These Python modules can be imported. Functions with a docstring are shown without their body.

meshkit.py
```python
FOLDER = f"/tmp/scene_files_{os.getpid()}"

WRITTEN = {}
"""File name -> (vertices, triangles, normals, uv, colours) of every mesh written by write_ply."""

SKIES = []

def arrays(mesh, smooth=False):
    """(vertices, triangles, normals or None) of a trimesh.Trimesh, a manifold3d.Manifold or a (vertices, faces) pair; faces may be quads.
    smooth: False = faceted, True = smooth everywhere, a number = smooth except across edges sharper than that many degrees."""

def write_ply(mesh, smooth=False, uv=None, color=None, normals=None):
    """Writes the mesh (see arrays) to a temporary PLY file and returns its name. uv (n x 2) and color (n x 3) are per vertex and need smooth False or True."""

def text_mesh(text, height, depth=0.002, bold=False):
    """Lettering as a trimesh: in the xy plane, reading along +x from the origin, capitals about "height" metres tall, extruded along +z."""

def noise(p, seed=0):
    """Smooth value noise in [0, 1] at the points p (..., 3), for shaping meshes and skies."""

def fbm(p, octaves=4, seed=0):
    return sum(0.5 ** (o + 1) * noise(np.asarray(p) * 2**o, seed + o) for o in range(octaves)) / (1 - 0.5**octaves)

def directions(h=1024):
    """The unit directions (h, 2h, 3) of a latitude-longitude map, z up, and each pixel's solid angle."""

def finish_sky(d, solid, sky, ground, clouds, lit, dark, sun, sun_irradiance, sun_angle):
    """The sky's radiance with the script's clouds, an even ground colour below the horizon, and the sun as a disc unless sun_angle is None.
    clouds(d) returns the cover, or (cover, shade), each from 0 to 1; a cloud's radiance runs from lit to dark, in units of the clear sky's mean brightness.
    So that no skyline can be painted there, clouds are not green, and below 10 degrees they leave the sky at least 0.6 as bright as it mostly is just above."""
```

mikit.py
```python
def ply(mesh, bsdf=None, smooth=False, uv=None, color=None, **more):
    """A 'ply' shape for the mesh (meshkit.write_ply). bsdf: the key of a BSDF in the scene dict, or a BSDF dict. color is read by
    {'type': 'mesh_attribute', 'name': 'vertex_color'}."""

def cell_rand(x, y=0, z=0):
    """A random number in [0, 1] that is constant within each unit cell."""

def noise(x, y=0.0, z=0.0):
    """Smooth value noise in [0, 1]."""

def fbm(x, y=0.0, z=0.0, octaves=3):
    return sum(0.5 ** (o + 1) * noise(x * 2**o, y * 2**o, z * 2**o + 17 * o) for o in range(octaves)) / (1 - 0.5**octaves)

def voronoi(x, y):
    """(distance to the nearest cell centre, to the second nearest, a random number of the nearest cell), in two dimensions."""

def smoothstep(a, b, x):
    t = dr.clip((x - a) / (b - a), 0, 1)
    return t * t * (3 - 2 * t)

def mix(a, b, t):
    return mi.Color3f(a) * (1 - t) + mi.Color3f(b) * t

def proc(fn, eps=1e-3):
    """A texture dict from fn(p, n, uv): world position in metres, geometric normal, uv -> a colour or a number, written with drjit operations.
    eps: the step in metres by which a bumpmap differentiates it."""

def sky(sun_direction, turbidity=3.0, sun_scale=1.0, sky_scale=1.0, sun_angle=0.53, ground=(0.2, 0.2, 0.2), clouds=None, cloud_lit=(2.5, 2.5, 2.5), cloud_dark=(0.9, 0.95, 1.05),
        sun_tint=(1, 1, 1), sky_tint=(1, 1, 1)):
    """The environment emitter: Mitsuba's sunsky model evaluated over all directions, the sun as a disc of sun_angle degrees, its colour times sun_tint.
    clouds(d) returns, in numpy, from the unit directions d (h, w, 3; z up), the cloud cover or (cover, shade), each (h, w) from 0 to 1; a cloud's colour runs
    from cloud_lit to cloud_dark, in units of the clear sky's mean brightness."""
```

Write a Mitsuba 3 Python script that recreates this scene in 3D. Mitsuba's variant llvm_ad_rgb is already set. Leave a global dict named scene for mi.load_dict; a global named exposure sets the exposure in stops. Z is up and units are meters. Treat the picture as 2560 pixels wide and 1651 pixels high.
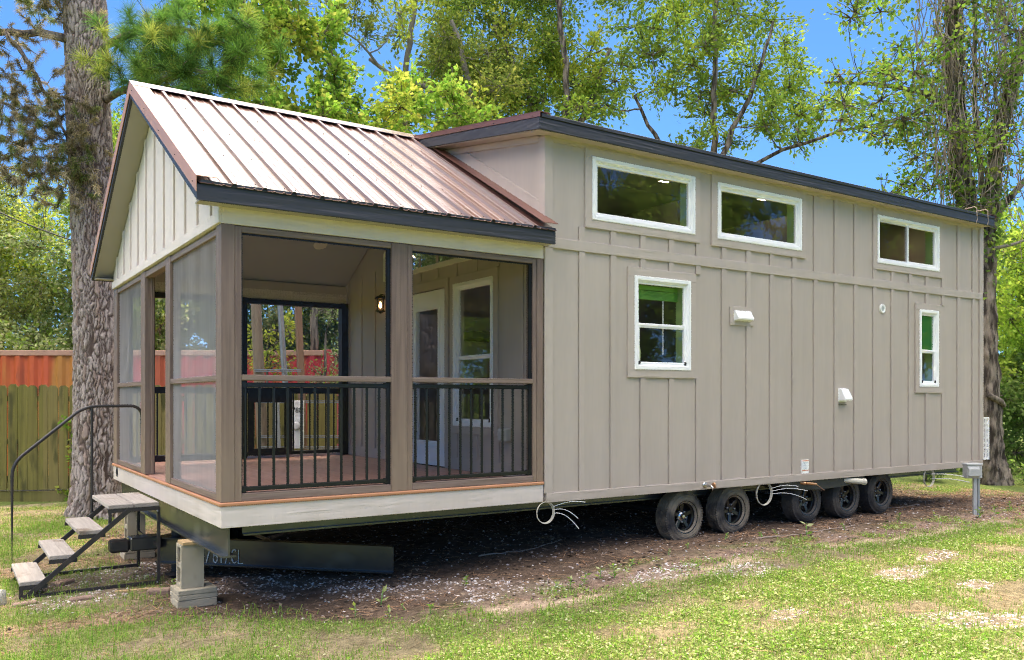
import math, random
import numpy as np, trimesh, shapely, shapely.geometry as sg
import drjit as dr, mitsuba as mi
import mikit, meshkit
from scipy.spatial import cKDTree

T = mi.ScalarTransform4f
scene, labels = {}, {}

# ------------------------------------------------------------------ camera, sky, exposure
CAM = np.array([-4.852, -6.674, 1.56]); YAW = 0.981
FWD = np.array([math.cos(YAW), math.sin(YAW), 0.0]); RGT = np.array([math.sin(YAW), -math.cos(YAW), 0.0])
scene['camera'] = {'type': 'perspective', 'fov': 2 * math.degrees(math.atan(1280 / 2138.7)), 'fov_axis': 'x',
                   'principal_point_offset_y': -0.1031, 'near_clip': 0.05, 'far_clip': 2000.0,
                   'to_world': T().look_at(origin=CAM.tolist(), target=(CAM + FWD).tolist(), up=[0, 0, 1])}
def cloud_cover(d):
    p = d / np.maximum(d[..., 2:3], 0.10) * np.array([0.55, 0.55, 0.0])
    n = meshkit.fbm(p + 7.3, 5, 3)
    el = np.degrees(np.arcsin(np.clip(d[..., 2], -1, 1)))
    c = np.clip((n - 0.30) / 0.25, 0, 1)
    return c * np.clip((el - 27) / 16, 0, 1) * 0.96, np.clip((n - 0.60) / 0.4, 0, 0.4)
scene['sky'] = mikit.sky((0.22, 0.32, 0.92), turbidity=3.0, sun_scale=0.35, sky_scale=1.0, sun_angle=6.0, clouds=cloud_cover,
                         cloud_lit=(18.8, 17.2, 15.8), cloud_dark=(10.6, 9.9, 9.4), sky_tint=(0.27, 0.435, 0.62), sun_tint=(1.0, 0.97, 0.9))
exposure = 3.3

# ------------------------------------------------------------------ helpers
def taken(key):
    return key in scene or key in labels or any(k.startswith(key + '__') for k in scene)
def numbered(key):
    if not taken(key): return key
    n = 1
    while taken(f'{key}_{n:03d}'): n += 1
    return f'{key}_{n:03d}'
USED = {}
def fresh(key):
    """the next free key of this name"""
    n = USED.get(key)
    USED[key] = 0 if n is None else n + 1
    return key if n is None else f'{key}_{n + 1:03d}'
def thing(name, label, cat, group=None):
    key = fresh(name); labels[key] = {'label': label, 'category': cat}
    if group: labels[key]['group'] = group
    return key
def obj(name, mesh, bsdf, parent=None, smooth=False, color=None, label=None, kind=None, **more):
    key = fresh((parent + '__' if parent else '') + name)
    scene[key] = mikit.ply(mesh, bsdf, smooth=smooth, color=color, **more)
    if label or kind:
        labels.setdefault(key, {})
        if label: labels[key]['label'] = label
        if kind: labels[key]['kind'] = kind
    return key

def join(parts):
    parts = [p for p in parts if p is not None]
    vs, fs, n = [], [], 0
    for v, f in parts:
        vs.append(v); fs.append(f + n); n += len(v)
    return np.vstack(vs), np.vstack(fs)
_c = np.array([[x, y, z] for x in (-1, 1) for y in (-1, 1) for z in (-1, 1)], float)
def _topology():
    idx = lambda c, a: c * 3 + a
    quads, tris = [], []
    for a in range(3):
        b, c = (a + 1) % 3, (a + 2) % 3
        for s in (-1, 1):
            cs = [i for i in range(8) if _c[i, a] == s]
            cs = sorted(cs, key=lambda i: math.atan2(_c[i, c], _c[i, b]))
            quads.append([idx(i, a) for i in cs])
        for i in range(8):
            for j in range(i + 1, 8):
                if np.sum(_c[i] != _c[j]) == 1 and _c[i, c] != _c[j, c]:
                    quads.append([idx(i, a), idx(j, a), idx(j, b), idx(i, b)])
    for i in range(8): tris.append([idx(i, 0), idx(i, 1), idx(i, 2)])
    f = [t for t in tris] + [[q[0], q[1], q[2]] for q in quads] + [[q[0], q[2], q[3]] for q in quads]
    f = np.array(f)
    v = np.repeat(_c, 3, 0)
    for i in range(8):
        for a in range(3):
            for o in range(3):
                if o != a: v[i * 3 + a, o] *= 0.8
    n = np.cross(v[f[:, 1]] - v[f[:, 0]], v[f[:, 2]] - v[f[:, 0]])
    flip = (n * v[f].mean(1)).sum(1) < 0
    f[flip] = f[flip][:, ::-1]
    return f
_BF = _topology()
_SF = np.array([[0, 1, 3], [0, 3, 2], [4, 6, 7], [4, 7, 5], [0, 4, 5], [0, 5, 1], [2, 3, 7], [2, 7, 6], [0, 2, 6], [0, 6, 4], [1, 5, 7], [1, 7, 3]])
def box(x0, x1, y0, y1, z0, z1, bev=0.0):
    lo, hi = np.minimum([x0, y0, z0], [x1, y1, z1]), np.maximum([x0, y0, z0], [x1, y1, z1])
    h, m = (hi - lo) / 2, (hi + lo) / 2
    if bev <= 0: return _c * h + m, _SF
    bev = min(bev, h.min() * 0.45)
    v = np.repeat(_c, 3, 0) * h
    for i in range(8):
        for a in range(3):
            for o in range(3):
                if o != a: v[i * 3 + a, o] = _c[i, o] * (h[o] - bev)
    return v + m, _BF
def frame_of(d, up=(0, 0, 1)):
    d = np.asarray(d, float); d = d / np.linalg.norm(d)
    up = np.asarray(up, float)
    if abs(d @ up) > 0.99: up = np.array([1.0, 0, 0])
    s = np.cross(up, d); s /= np.linalg.norm(s)
    return d, s, np.cross(d, s)
def beam(p0, p1, w, h, up=(0, 0, 1), bev=0.0):
    """box from p0 to p1, w across, h along up"""
    p0, p1 = np.asarray(p0, float), np.asarray(p1, float)
    L = np.linalg.norm(p1 - p0); d, s, u = frame_of(p1 - p0, up)
    v, f = box(0, L, -w / 2, w / 2, -h / 2, h / 2, bev)
    return v @ np.array([d, s, u]) + p0, f
def tube(points, radii, sides=8, cap=True):
    p = np.asarray(points, float); n = len(p)
    t = np.gradient(p, axis=0); t /= np.linalg.norm(t, axis=1, keepdims=True) + 1e-12
    ref = np.array([0.0, 0, 1]) if abs(t[:, 2]).mean() < 0.8 else np.array([1.0, 0, 0])
    a = np.cross(t, ref); a /= np.linalg.norm(a, axis=1, keepdims=True) + 1e-12
    b = np.cross(t, a); ang = np.arange(sides) * 2 * np.pi / sides
    r = np.broadcast_to(np.asarray(radii, float), (n,))
    v = (p[:, None] + r[:, None, None] * (np.cos(ang)[None, :, None] * a[:, None] + np.sin(ang)[None, :, None] * b[:, None])).reshape(-1, 3)
    i, j = np.meshgrid(np.arange(n - 1), np.arange(sides), indexing='ij')
    q = np.stack([i * sides + j, i * sides + (j + 1) % sides, (i + 1) * sides + (j + 1) % sides, (i + 1) * sides + j], -1).reshape(-1, 4)
    f = np.vstack([q[:, [0, 2, 1]], q[:, [0, 3, 2]]])
    if cap:
        k = len(v); v = np.vstack([v, p[:1], p[-1:]]); jj = np.arange(sides); e = (n - 1) * sides
        f = np.vstack([f, np.stack([jj * 0 + k, jj, (jj + 1) % sides], 1), np.stack([jj * 0 + k + 1, (jj + 1) % sides + e, jj + e], 1)])
    return v, f
def rounded(points, r, n=6):
    """polyline with its inner corners rounded"""
    P = [np.asarray(p, float) for p in points]; out = [P[0]]
    for a, b, c in zip(P, P[1:], P[2:]):
        u, w = (a - b), (c - b); lu, lw = np.linalg.norm(u), np.linalg.norm(w)
        k = min(r, lu * 0.45, lw * 0.45); s, e = b + u / lu * k, b + w / lw * k
        for t in np.linspace(0, 1, n): out.append((1 - t) ** 2 * s + 2 * t * (1 - t) * b + t * t * e)
    return np.array(out + [P[-1]])
def lathe(profile, n=32, axis='y', at=(0, 0, 0)):
    """profile: (r, t) pairs along the axis"""
    pr = np.asarray(profile, float); a = np.arange(n) * 2 * np.pi / n
    r, t = pr[:, 0], pr[:, 1]; m = len(pr)
    c, s = np.cos(a)[None] * r[:, None], np.sin(a)[None] * r[:, None]; tt = np.repeat(t[:, None], n, 1)
    v = {'y': np.stack([c, tt, s], -1), 'z': np.stack([c, s, tt], -1), 'x': np.stack([tt, c, s], -1)}[axis].reshape(-1, 3)
    i, j = np.meshgrid(np.arange(m - 1), np.arange(n), indexing='ij')
    q = np.stack([i * n + j, i * n + (j + 1) % n, (i + 1) * n + (j + 1) % n, (i + 1) * n + j], -1).reshape(-1, 4)
    f = np.vstack([q[:, [0, 1, 2]], q[:, [0, 2, 3]]])
    return v + np.asarray(at, float), f
def extrude(poly, depth, plane='xz', at=0.0):
    """a shapely polygon in the plane (xz or yz), extruded from 'at' along the third axis by depth"""
    m = trimesh.creation.extrude_polygon(poly, abs(depth), engine='earcut')
    v, f = np.array(m.vertices), np.array(m.faces)
    w = v[:, 2] if depth > 0 else -v[:, 2]
    if plane == 'xz': v = np.stack([v[:, 0], at + w, v[:, 1]], 1); odd = depth > 0
    elif plane == 'yz': v = np.stack([at + w, v[:, 0], v[:, 1]], 1); odd = depth < 0
    else: v = np.stack([v[:, 0], v[:, 1], at + w], 1); odd = depth < 0
    return v, (f[:, ::-1] if odd else f)
def rect(x0, x1, z0, z1): return sg.box(min(x0, x1), min(z0, z1), max(x0, x1), max(z0, z1))
def move(mesh, R=None, t=(0, 0, 0)):
    v, f = mesh
    return (v @ np.asarray(R).T if R is not None else v) + np.asarray(t, float), f
def rotz(a): c, s = math.cos(a), math.sin(a); return np.array([[c, -s, 0], [s, c, 0], [0, 0, 1.0]])
def roty(a): c, s = math.cos(a), math.sin(a); return np.array([[c, 0, s], [0, 1.0, 0], [-s, 0, c]])
def rotx(a): c, s = math.cos(a), math.sin(a); return np.array([[1.0, 0, 0], [0, c, -s], [0, s, c]])
def sstep(a, b, x): t = np.clip((x - a) / (b - a), 0, 1); return t * t * (3 - 2 * t)

# ------------------------------------------------------------------ materials
def two(b): return {'type': 'twosided', 'bsdf': b}
def rgb(c): return {'type': 'rgb', 'value': list(map(float, c))}
def plain(name, c, rough=0.6, spec=0.4, metal=0.0, **more):
    scene[name] = two({'type': 'principled', 'base_color': c if isinstance(c, dict) else rgb(c), 'roughness': rough, 'specular': spec, 'metallic': metal, **more})
    return name
def bumpy(name, c, fn, height=1.0, rough=0.6, spec=0.4, metal=0.0, eps=2e-3, **more):
    scene[name] = two({'type': 'bumpmap', 'relief': mikit.proc(fn, eps=eps), 'scale': float(height),
                       'bsdf': {'type': 'principled', 'base_color': c if isinstance(c, dict) else rgb(c), 'roughness': rough, 'specular': spec, 'metallic': metal, **more}})
    return name
def tint(c, amount, sx, sy, sz, oct=3, c2=None):
    c2 = c2 or tuple(x * (1 - amount) for x in c)
    def fn(p, n, uv): return mikit.mix(c, c2, mikit.fbm(p.x * sx + 3.1, p.y * sy + 1.7, p.z * sz, oct))
    return mikit.proc(fn)
def grain_x(p, n, uv):   # boards that run along x or y
    along = p.x + p.y
    w = mikit.noise(along * 2.2, p.z * 9.0) * 0.6
    return 0.0030 * mikit.noise(along * 3.0, (p.z + w * 0.06) * 60.0) + 0.0012 * mikit.noise(along * 8.0, p.z * 170.0)
def grain_z(p, n, uv):   # boards that run upwards
    across = p.x + p.y
    w = mikit.noise(p.z * 2.2, across * 9.0) * 0.6
    return 0.0030 * mikit.noise(p.z * 3.0, (across + w * 0.06) * 60.0) + 0.0012 * mikit.noise(p.z * 8.0, across * 170.0)
def weathered(c, amount):
    def fn(p, n, uv):
        big = mikit.fbm(p.x * 0.9 + 3, p.y * 0.9, p.z * 0.7, 3); streak = mikit.fbm((p.x + p.y) * 9.0, p.z * 0.6, 2.0, 3); fine = mikit.fbm((p.x + p.y) * 60.0, p.z * 8.0, 5.0, 2)
        col = mi.Color3f(c) * (1 - amount + amount * (0.9 * big + 0.7 * streak + 0.4 * fine))
        splash = mikit.smoothstep(1.0, 0.56, p.z + 0.35 * mikit.fbm((p.x + p.y) * 3.0, p.z * 2.0, 7.0, 3)) * 0.35
        return mikit.mix(col, (0.30, 0.235, 0.17), splash)
    return mikit.proc(fn)
bumpy('taupe_siding', weathered((0.425, 0.365, 0.312), 0.13), grain_z, 0.8, 0.5)
bumpy('taupe_trim', weathered((0.44, 0.378, 0.325), 0.10), grain_x, 1.0, 0.5)
bumpy('cream_siding', weathered((0.66, 0.58, 0.52), 0.08), grain_z, 0.4, 0.5)
bumpy('cream_trim', weathered((0.66, 0.58, 0.52), 0.10), grain_x, 1.0, 0.5)
bumpy('charcoal_trim', tint((0.040, 0.042, 0.052), 0.25, 2, 2, 20), grain_x, 1.2, 0.45)
def stain_z(p, n, uv):
    g = mikit.fbm((p.x + p.y) * 55.0, p.z * 2.2, 3.0, 3)
    c = mikit.mix((0.235, 0.170, 0.135), (0.12, 0.080, 0.066), g)
    return mikit.mix(c, (0.28, 0.205, 0.14), mikit.smoothstep(1.9, 0.8, p.z) * 0.5)
def stain_x(p, n, uv): return mikit.mix((0.25, 0.185, 0.15), (0.125, 0.085, 0.07), mikit.fbm((p.x + p.y) * 2.2, p.z * 75.0, 3.0, 3))
bumpy('brown_post', mikit.proc(stain_z), grain_z, 1.0, 0.5)
bumpy('brown_rail', mikit.proc(stain_x), grain_x, 1.0, 0.5)
plain('soffit_paint', tint((0.36, 0.325, 0.28), 0.05, 2, 2, 2), 0.6)
plain('ceiling_paint', tint((0.40, 0.395, 0.395), 0.08, 2, 2, 2), 0.6)
plain('edge_trim', tint((0.50, 0.235, 0.12), 0.15, 6, 6, 2), 0.45)
plain('deck_wood', tint((0.47, 0.27, 0.205), 0.45, 22, 1.2, 1, c2=(0.34, 0.175, 0.13)), 0.45)
plain('vinyl', tint((0.86, 0.86, 0.845), 0.05, 2, 2, 2), 0.35, 0.5)
plain('almond_vinyl', (0.72, 0.68, 0.56), 0.4, 0.5)
plain('black_metal', (0.012, 0.012, 0.014), 0.35, 0.5)
plain('black_frame', tint((0.012, 0.013, 0.018), 0.3, 4, 4, 4), 0.5, 0.4)
plain('step_steel', tint((0.018, 0.018, 0.020), 0.5, 20, 20, 20, c2=(0.05, 0.04, 0.035)), 0.4, 0.5)
def steel_fn(p, n, uv): return mikit.mix((0.02, 0.022, 0.027), (0.075, 0.076, 0.074), mikit.smoothstep(0.52, 0.8, mikit.fbm(p.x * 2.2, p.y * 2.2, p.z * 3, 3)))
plain('chassis_steel', mikit.proc(steel_fn), 0.26, 1.0)
plain('galvanised', tint((0.42, 0.43, 0.44), 0.25, 20, 20, 20), 0.4, 0.5, 0.6)
plain('grey_box', tint((0.40, 0.41, 0.40), 0.12, 9, 9, 9), 0.45, 0.5)
plain('chrome', (0.62, 0.60, 0.57), 0.18, 0.5, 1.0)
plain('brass', (0.60, 0.33, 0.17), 0.3, 0.5, 0.8)
plain('white_plastic', (0.82, 0.82, 0.80), 0.35, 0.5)
plain('label_print', (0.62, 0.20, 0.08), 0.6)
plain('label_lines', (0.30, 0.36, 0.42), 0.6)
plain('ink', (0.02, 0.02, 0.022), 0.6)
plain('chalk', (0.78, 0.78, 0.76), 0.8)
def roof_fn(p, n, uv): return mikit.mix((0.105, 0.047, 0.034), (0.08, 0.034, 0.025), mikit.fbm(p.x * 3, p.y * 0.6, p.z, 3))
def roof_dent(p, n, uv): return 0.004 * mikit.noise(p.x * 2.5, p.y * 1.3, 2.0) + 0.0006 * mikit.noise(p.x * 14.0, p.y * 3.0, 5.0)
bumpy('roof_metal', mikit.proc(roof_fn), roof_dent, 1.0, 0.22, 1.0, 0.0, eps=5e-3, clearcoat=0.5, clearcoat_gloss=0.9)
plain('rake_metal', tint((0.50, 0.25, 0.15), 0.2, 2, 2, 2), 0.35, 0.4)
plain('drip_metal', tint((0.25, 0.105, 0.075), 0.15, 3, 3, 3), 0.34, 0.7, 0.45)
plain('screw_steel', (0.06, 0.05, 0.05), 0.4, 0.5, 0.5)
scene['glass'] = {'type': 'thindielectric', 'int_ior': 1.5}
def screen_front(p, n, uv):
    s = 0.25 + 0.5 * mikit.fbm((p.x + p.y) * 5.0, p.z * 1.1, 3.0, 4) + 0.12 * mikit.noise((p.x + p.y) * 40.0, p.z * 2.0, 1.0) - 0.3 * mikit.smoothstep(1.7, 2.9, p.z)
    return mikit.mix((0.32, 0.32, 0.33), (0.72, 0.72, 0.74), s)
scene['screen_mesh'] = {'type': 'thindielectric', 'int_ior': 1.2, 'specular_transmittance': rgb((0.84, 0.84, 0.85)), 'specular_reflectance': rgb((0.35, 0.35, 0.35))}
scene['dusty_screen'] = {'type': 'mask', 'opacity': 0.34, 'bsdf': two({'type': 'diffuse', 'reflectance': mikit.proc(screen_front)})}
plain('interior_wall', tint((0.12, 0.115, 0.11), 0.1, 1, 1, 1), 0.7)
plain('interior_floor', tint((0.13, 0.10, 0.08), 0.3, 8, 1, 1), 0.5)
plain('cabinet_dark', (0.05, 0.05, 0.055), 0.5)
plain('jamb_green', (0.27, 0.38, 0.15), 0.5)
plain('green_film', tint((0.17, 0.42, 0.08), 0.25, 6, 6, 6), 0.4, 0.5)
scene['green_glass'] = {'type': 'mask', 'opacity': 0.8, 'bsdf': two({'type': 'diffuse', 'reflectance': rgb((0.04, 0.20, 0.055))})}
def tread_fn(p, n, uv):
    g = mikit.fbm(p.x * 60.0, p.y * 3.0, p.z * 60.0, 3)
    return mikit.mix(mikit.mix((0.43, 0.39, 0.34), (0.27, 0.235, 0.20), g), (0.20, 0.16, 0.12), mikit.smoothstep(0.58, 0.75, mikit.fbm(p.x * 5, p.y * 4, p.z * 3, 3)))
def tread_bump(p, n, uv): return 0.002 * mikit.noise(p.x * 90.0, p.y * 4.0, p.z * 60.0)
bumpy('weathered_plank', mikit.proc(tread_fn), tread_bump, 1.0, 0.85, 0.2)
plain('pine_lumber', tint((0.58, 0.40, 0.20), 0.35, 25, 25, 25), 0.6)
def conc_fn(p, n, uv):
    c = mikit.mix((0.43, 0.38, 0.28), (0.32, 0.28, 0.20), mikit.fbm(p.x * 14, p.y * 14, p.z * 9, 4))
    return mikit.mix(c, (0.17, 0.14, 0.10), mikit.smoothstep(0.60, 0.78, mikit.fbm(p.x * 6, p.y * 6, p.z * 4 + 9, 3)))
def conc_bump(p, n, uv): return 0.003 * mikit.fbm(p.x * 130, p.y * 130, p.z * 130, 2)
bumpy('concrete', mikit.proc(conc_fn), conc_bump, 1.0, 0.9, 0.2)
bumpy('brick_paver', tint((0.36, 0.25, 0.19), 0.4, 14, 14, 14), conc_bump, 1.0, 0.9, 0.2)
def tyre_fn(p, n, uv):
    d = mikit.fbm(p.x * 5, p.y * 5, p.z * 5, 4)
    low = mikit.smoothstep(3.4, 2.9, p.x)
    return mikit.mix((0.035, 0.035, 0.037), (0.23, 0.19, 0.14), dr.clip((0.25 + 0.75 * low) * mikit.smoothstep(0.25, 0.62, d), 0, 1))
def tyre_bump(p, n, uv): return 0.002 * mikit.fbm(p.x * 60, p.y * 60, p.z * 60, 2)
bumpy('tyre_rubber', mikit.proc(tyre_fn), tyre_bump, 1.0, 0.75, 0.3)
plain('rim_black', tint((0.014, 0.014, 0.015), 0.3, 9, 9, 9), 0.25, 0.6)
scene['belly_wrap'] = two({'type': 'principled', 'base_color': rgb((0.025, 0.026, 0.026)), 'roughness': 0.45, 'specular': 0.5})
plain('cable_jacket', (0.52, 0.49, 0.40), 0.4, 0.5)
def bark_fn(p, n, uv):
    a = mikit.fbm(p.x * 9, p.y * 9, p.z * 5, 4); b = mikit.fbm(p.x * 40, p.y * 40, p.z * 10, 3)
    c = mikit.mix((0.30, 0.245, 0.205), (0.205, 0.16, 0.13), b)
    return mikit.mix(c, (0.27, 0.165, 0.115), mikit.smoothstep(0.48, 0.68, a) * 0.8)
def bark_bump(p, n, uv): return 0.006 * mikit.fbm(p.x * 50, p.y * 50, p.z * 16, 3)
scene['pine_bark'] = two({'type': 'bumpmap', 'relief': mikit.proc(bark_bump, eps=4e-3), 'scale': 1.0, 'bsdf': {'type': 'principled', 'base_color': {'type': 'mesh_attribute', 'name': 'vertex_color'}, 'roughness': 0.9, 'specular': 0.2}})
def bark2_fn(p, n, uv): return mikit.mix((0.27, 0.225, 0.18), (0.045, 0.036, 0.03), mikit.smoothstep(0.30, 0.70, mikit.fbm(p.x * 22, p.y * 22, p.z * 3.5, 4)))
def bark2_bump(p, n, uv): return 0.03 * mikit.fbm(p.x * 20, p.y * 20, p.z * 4, 3)
bumpy('tree_bark', mikit.proc(bark2_fn), bark2_bump, 1.0, 0.9, 0.2, eps=6e-3)
plain('pale_bark', tint((0.30, 0.265, 0.22), 0.45, 12, 12, 3), 0.85, 0.2)
plain('dry_vine', tint((0.44, 0.35, 0.28), 0.3, 9, 9, 2), 0.85, 0.2)
scene['leaf'] = {'type': 'principledthin', 'base_color': {'type': 'mesh_attribute', 'name': 'vertex_color'}, 'roughness': 0.38, 'diff_trans': 1.05, 'spec_trans': 0.0, 'eta': 1.45}
scene['blade'] = {'type': 'principledthin', 'base_color': {'type': 'mesh_attribute', 'name': 'vertex_color'}, 'roughness': 0.55, 'diff_trans': 0.7, 'spec_trans': 0.0, 'eta': 1.4}
plain('painted', {'type': 'mesh_attribute', 'name': 'vertex_color'}, 0.9, 0.15)
def soil_bump(p, n, uv): return 0.02 * mikit.fbm(p.x * 28, p.y * 28, 0.0, 4)
scene['soil'] = two({'type': 'bumpmap', 'relief': mikit.proc(soil_bump, eps=6e-3), 'scale': 1.0, 'bsdf': {'type': 'principled', 'base_color': {'type': 'mesh_attribute', 'name': 'vertex_color'}, 'roughness': 0.95, 'specular': 0.1}})
def fence_fn(p, n, uv):
    along = p.x * 0.8308 - p.y * 0.5565
    k = mikit.cell_rand(dr.floor(along / 0.178), 3)
    g = mikit.fbm(along * 50, p.z * 1.6, 0.0, 3)
    c = mikit.mix((0.215, 0.20, 0.05), (0.125, 0.11, 0.035), g)
    c = mikit.mix(c, (0.28, 0.21, 0.10), k * 0.5)
    return mikit.mix(c, (0.085, 0.08, 0.03), mikit.smoothstep(0.55, 0.8, mikit.fbm(along * 9, p.z * 2.0, 4.0, 3)))
def fence_bump(p, n, uv):
    along = p.x * 0.8308 - p.y * 0.5565
    return 0.003 * mikit.noise(along * 110, p.z * 4.0, 0.0)
bumpy('mossy_wood', mikit.proc(fence_fn), fence_bump, 1.0, 0.85, 0.2)
def container_fn(p, n, uv):
    along = p.x * 0.8308 - p.y * 0.5565
    red = mikit.mix((0.62, 0.13, 0.05), (0.52, 0.05, 0.06), mikit.smoothstep(-10.5, -8.0, along))
    st = mikit.fbm(along * 2.7, p.z * 0.35, 1.0, 3)
    c = mikit.mix(red, (0.48, 0.30, 0.06), mikit.smoothstep(0.52, 0.66, st) * 0.75 * (1 - 0.6 * mikit.smoothstep(-10.5, -8.0, along)))
    return mikit.mix(c, (0.20, 0.07, 0.05), mikit.smoothstep(0.60, 0.78, mikit.fbm(along * 6.0, p.z * 1.0, 8.0, 3)) * 0.5)
plain('container_paint', mikit.proc(container_fn), 0.5, 0.4)
plain('container_rail', tint((0.62, 0.36, 0.26), 0.3, 2, 2, 2), 0.5)
plain('pole_wood', tint((0.34, 0.27, 0.19), 0.45, 30, 30, 2), 0.8, 0.2)
plain('post_wood', tint((0.30, 0.19, 0.12), 0.4, 30, 30, 2), 0.8, 0.2)
# ------------------------------------------------------------------ the home
W, RY, FX = 4.865, 2.4325, -3.06
home = thing('tiny_home', 'long taupe and cream tiny house on wheels with a screened porch and brown metal roof', 'house')
def wb(plane, a0, a1, d0, d1, z0, z1, bev=0.003):
    """box on a wall: a along it, d outwards. S: facade y=0, N: back wall, F: porch front, M: wall between porch and rooms, E: right end"""
    if plane == 'S': return box(a0, a1, -d0, -d1, z0, z1, bev)
    if plane == 'N': return box(a0, a1, W + d0, W + d1, z0, z1, bev)
    if plane == 'F': return box(FX - d0, FX - d1, a0, a1, z0, z1, bev)
    if plane == 'M': return box(-d0, -d1, a0, a1, z0, z1, bev)
    return box(8.0 + d0, 8.0 + d1, a0, a1, z0, z1, bev)
def ring(plane, a0, a1, z0, z1, w, d0, d1, bev=0.004):
    return join([wb(plane, a0, a0 + w, d0, d1, z0, z1, bev), wb(plane, a1 - w, a1, d0, d1, z0, z1, bev),
                 wb(plane, a0 + w, a1 - w, d0, d1 - 0.0015, z1 - w, z1, bev), wb(plane, a0 + w, a1 - w, d0, d1 - 0.0015, z0, z0 + w, bev)])
def sheet(plane, a0, a1, z0, z1, d):
    P = {'S': lambda a, z: (a, -d, z), 'N': lambda a, z: (a, W + d, z), 'F': lambda a, z: (FX - d, a, z), 'M': lambda a, z: (-d, a, z), 'E': lambda a, z: (8.0 + d, a, z)}[plane]
    return np.array([P(a0, z0), P(a1, z0), P(a1, z1), P(a0, z1)], float), np.array([[0, 1, 2], [0, 2, 3]])
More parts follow.
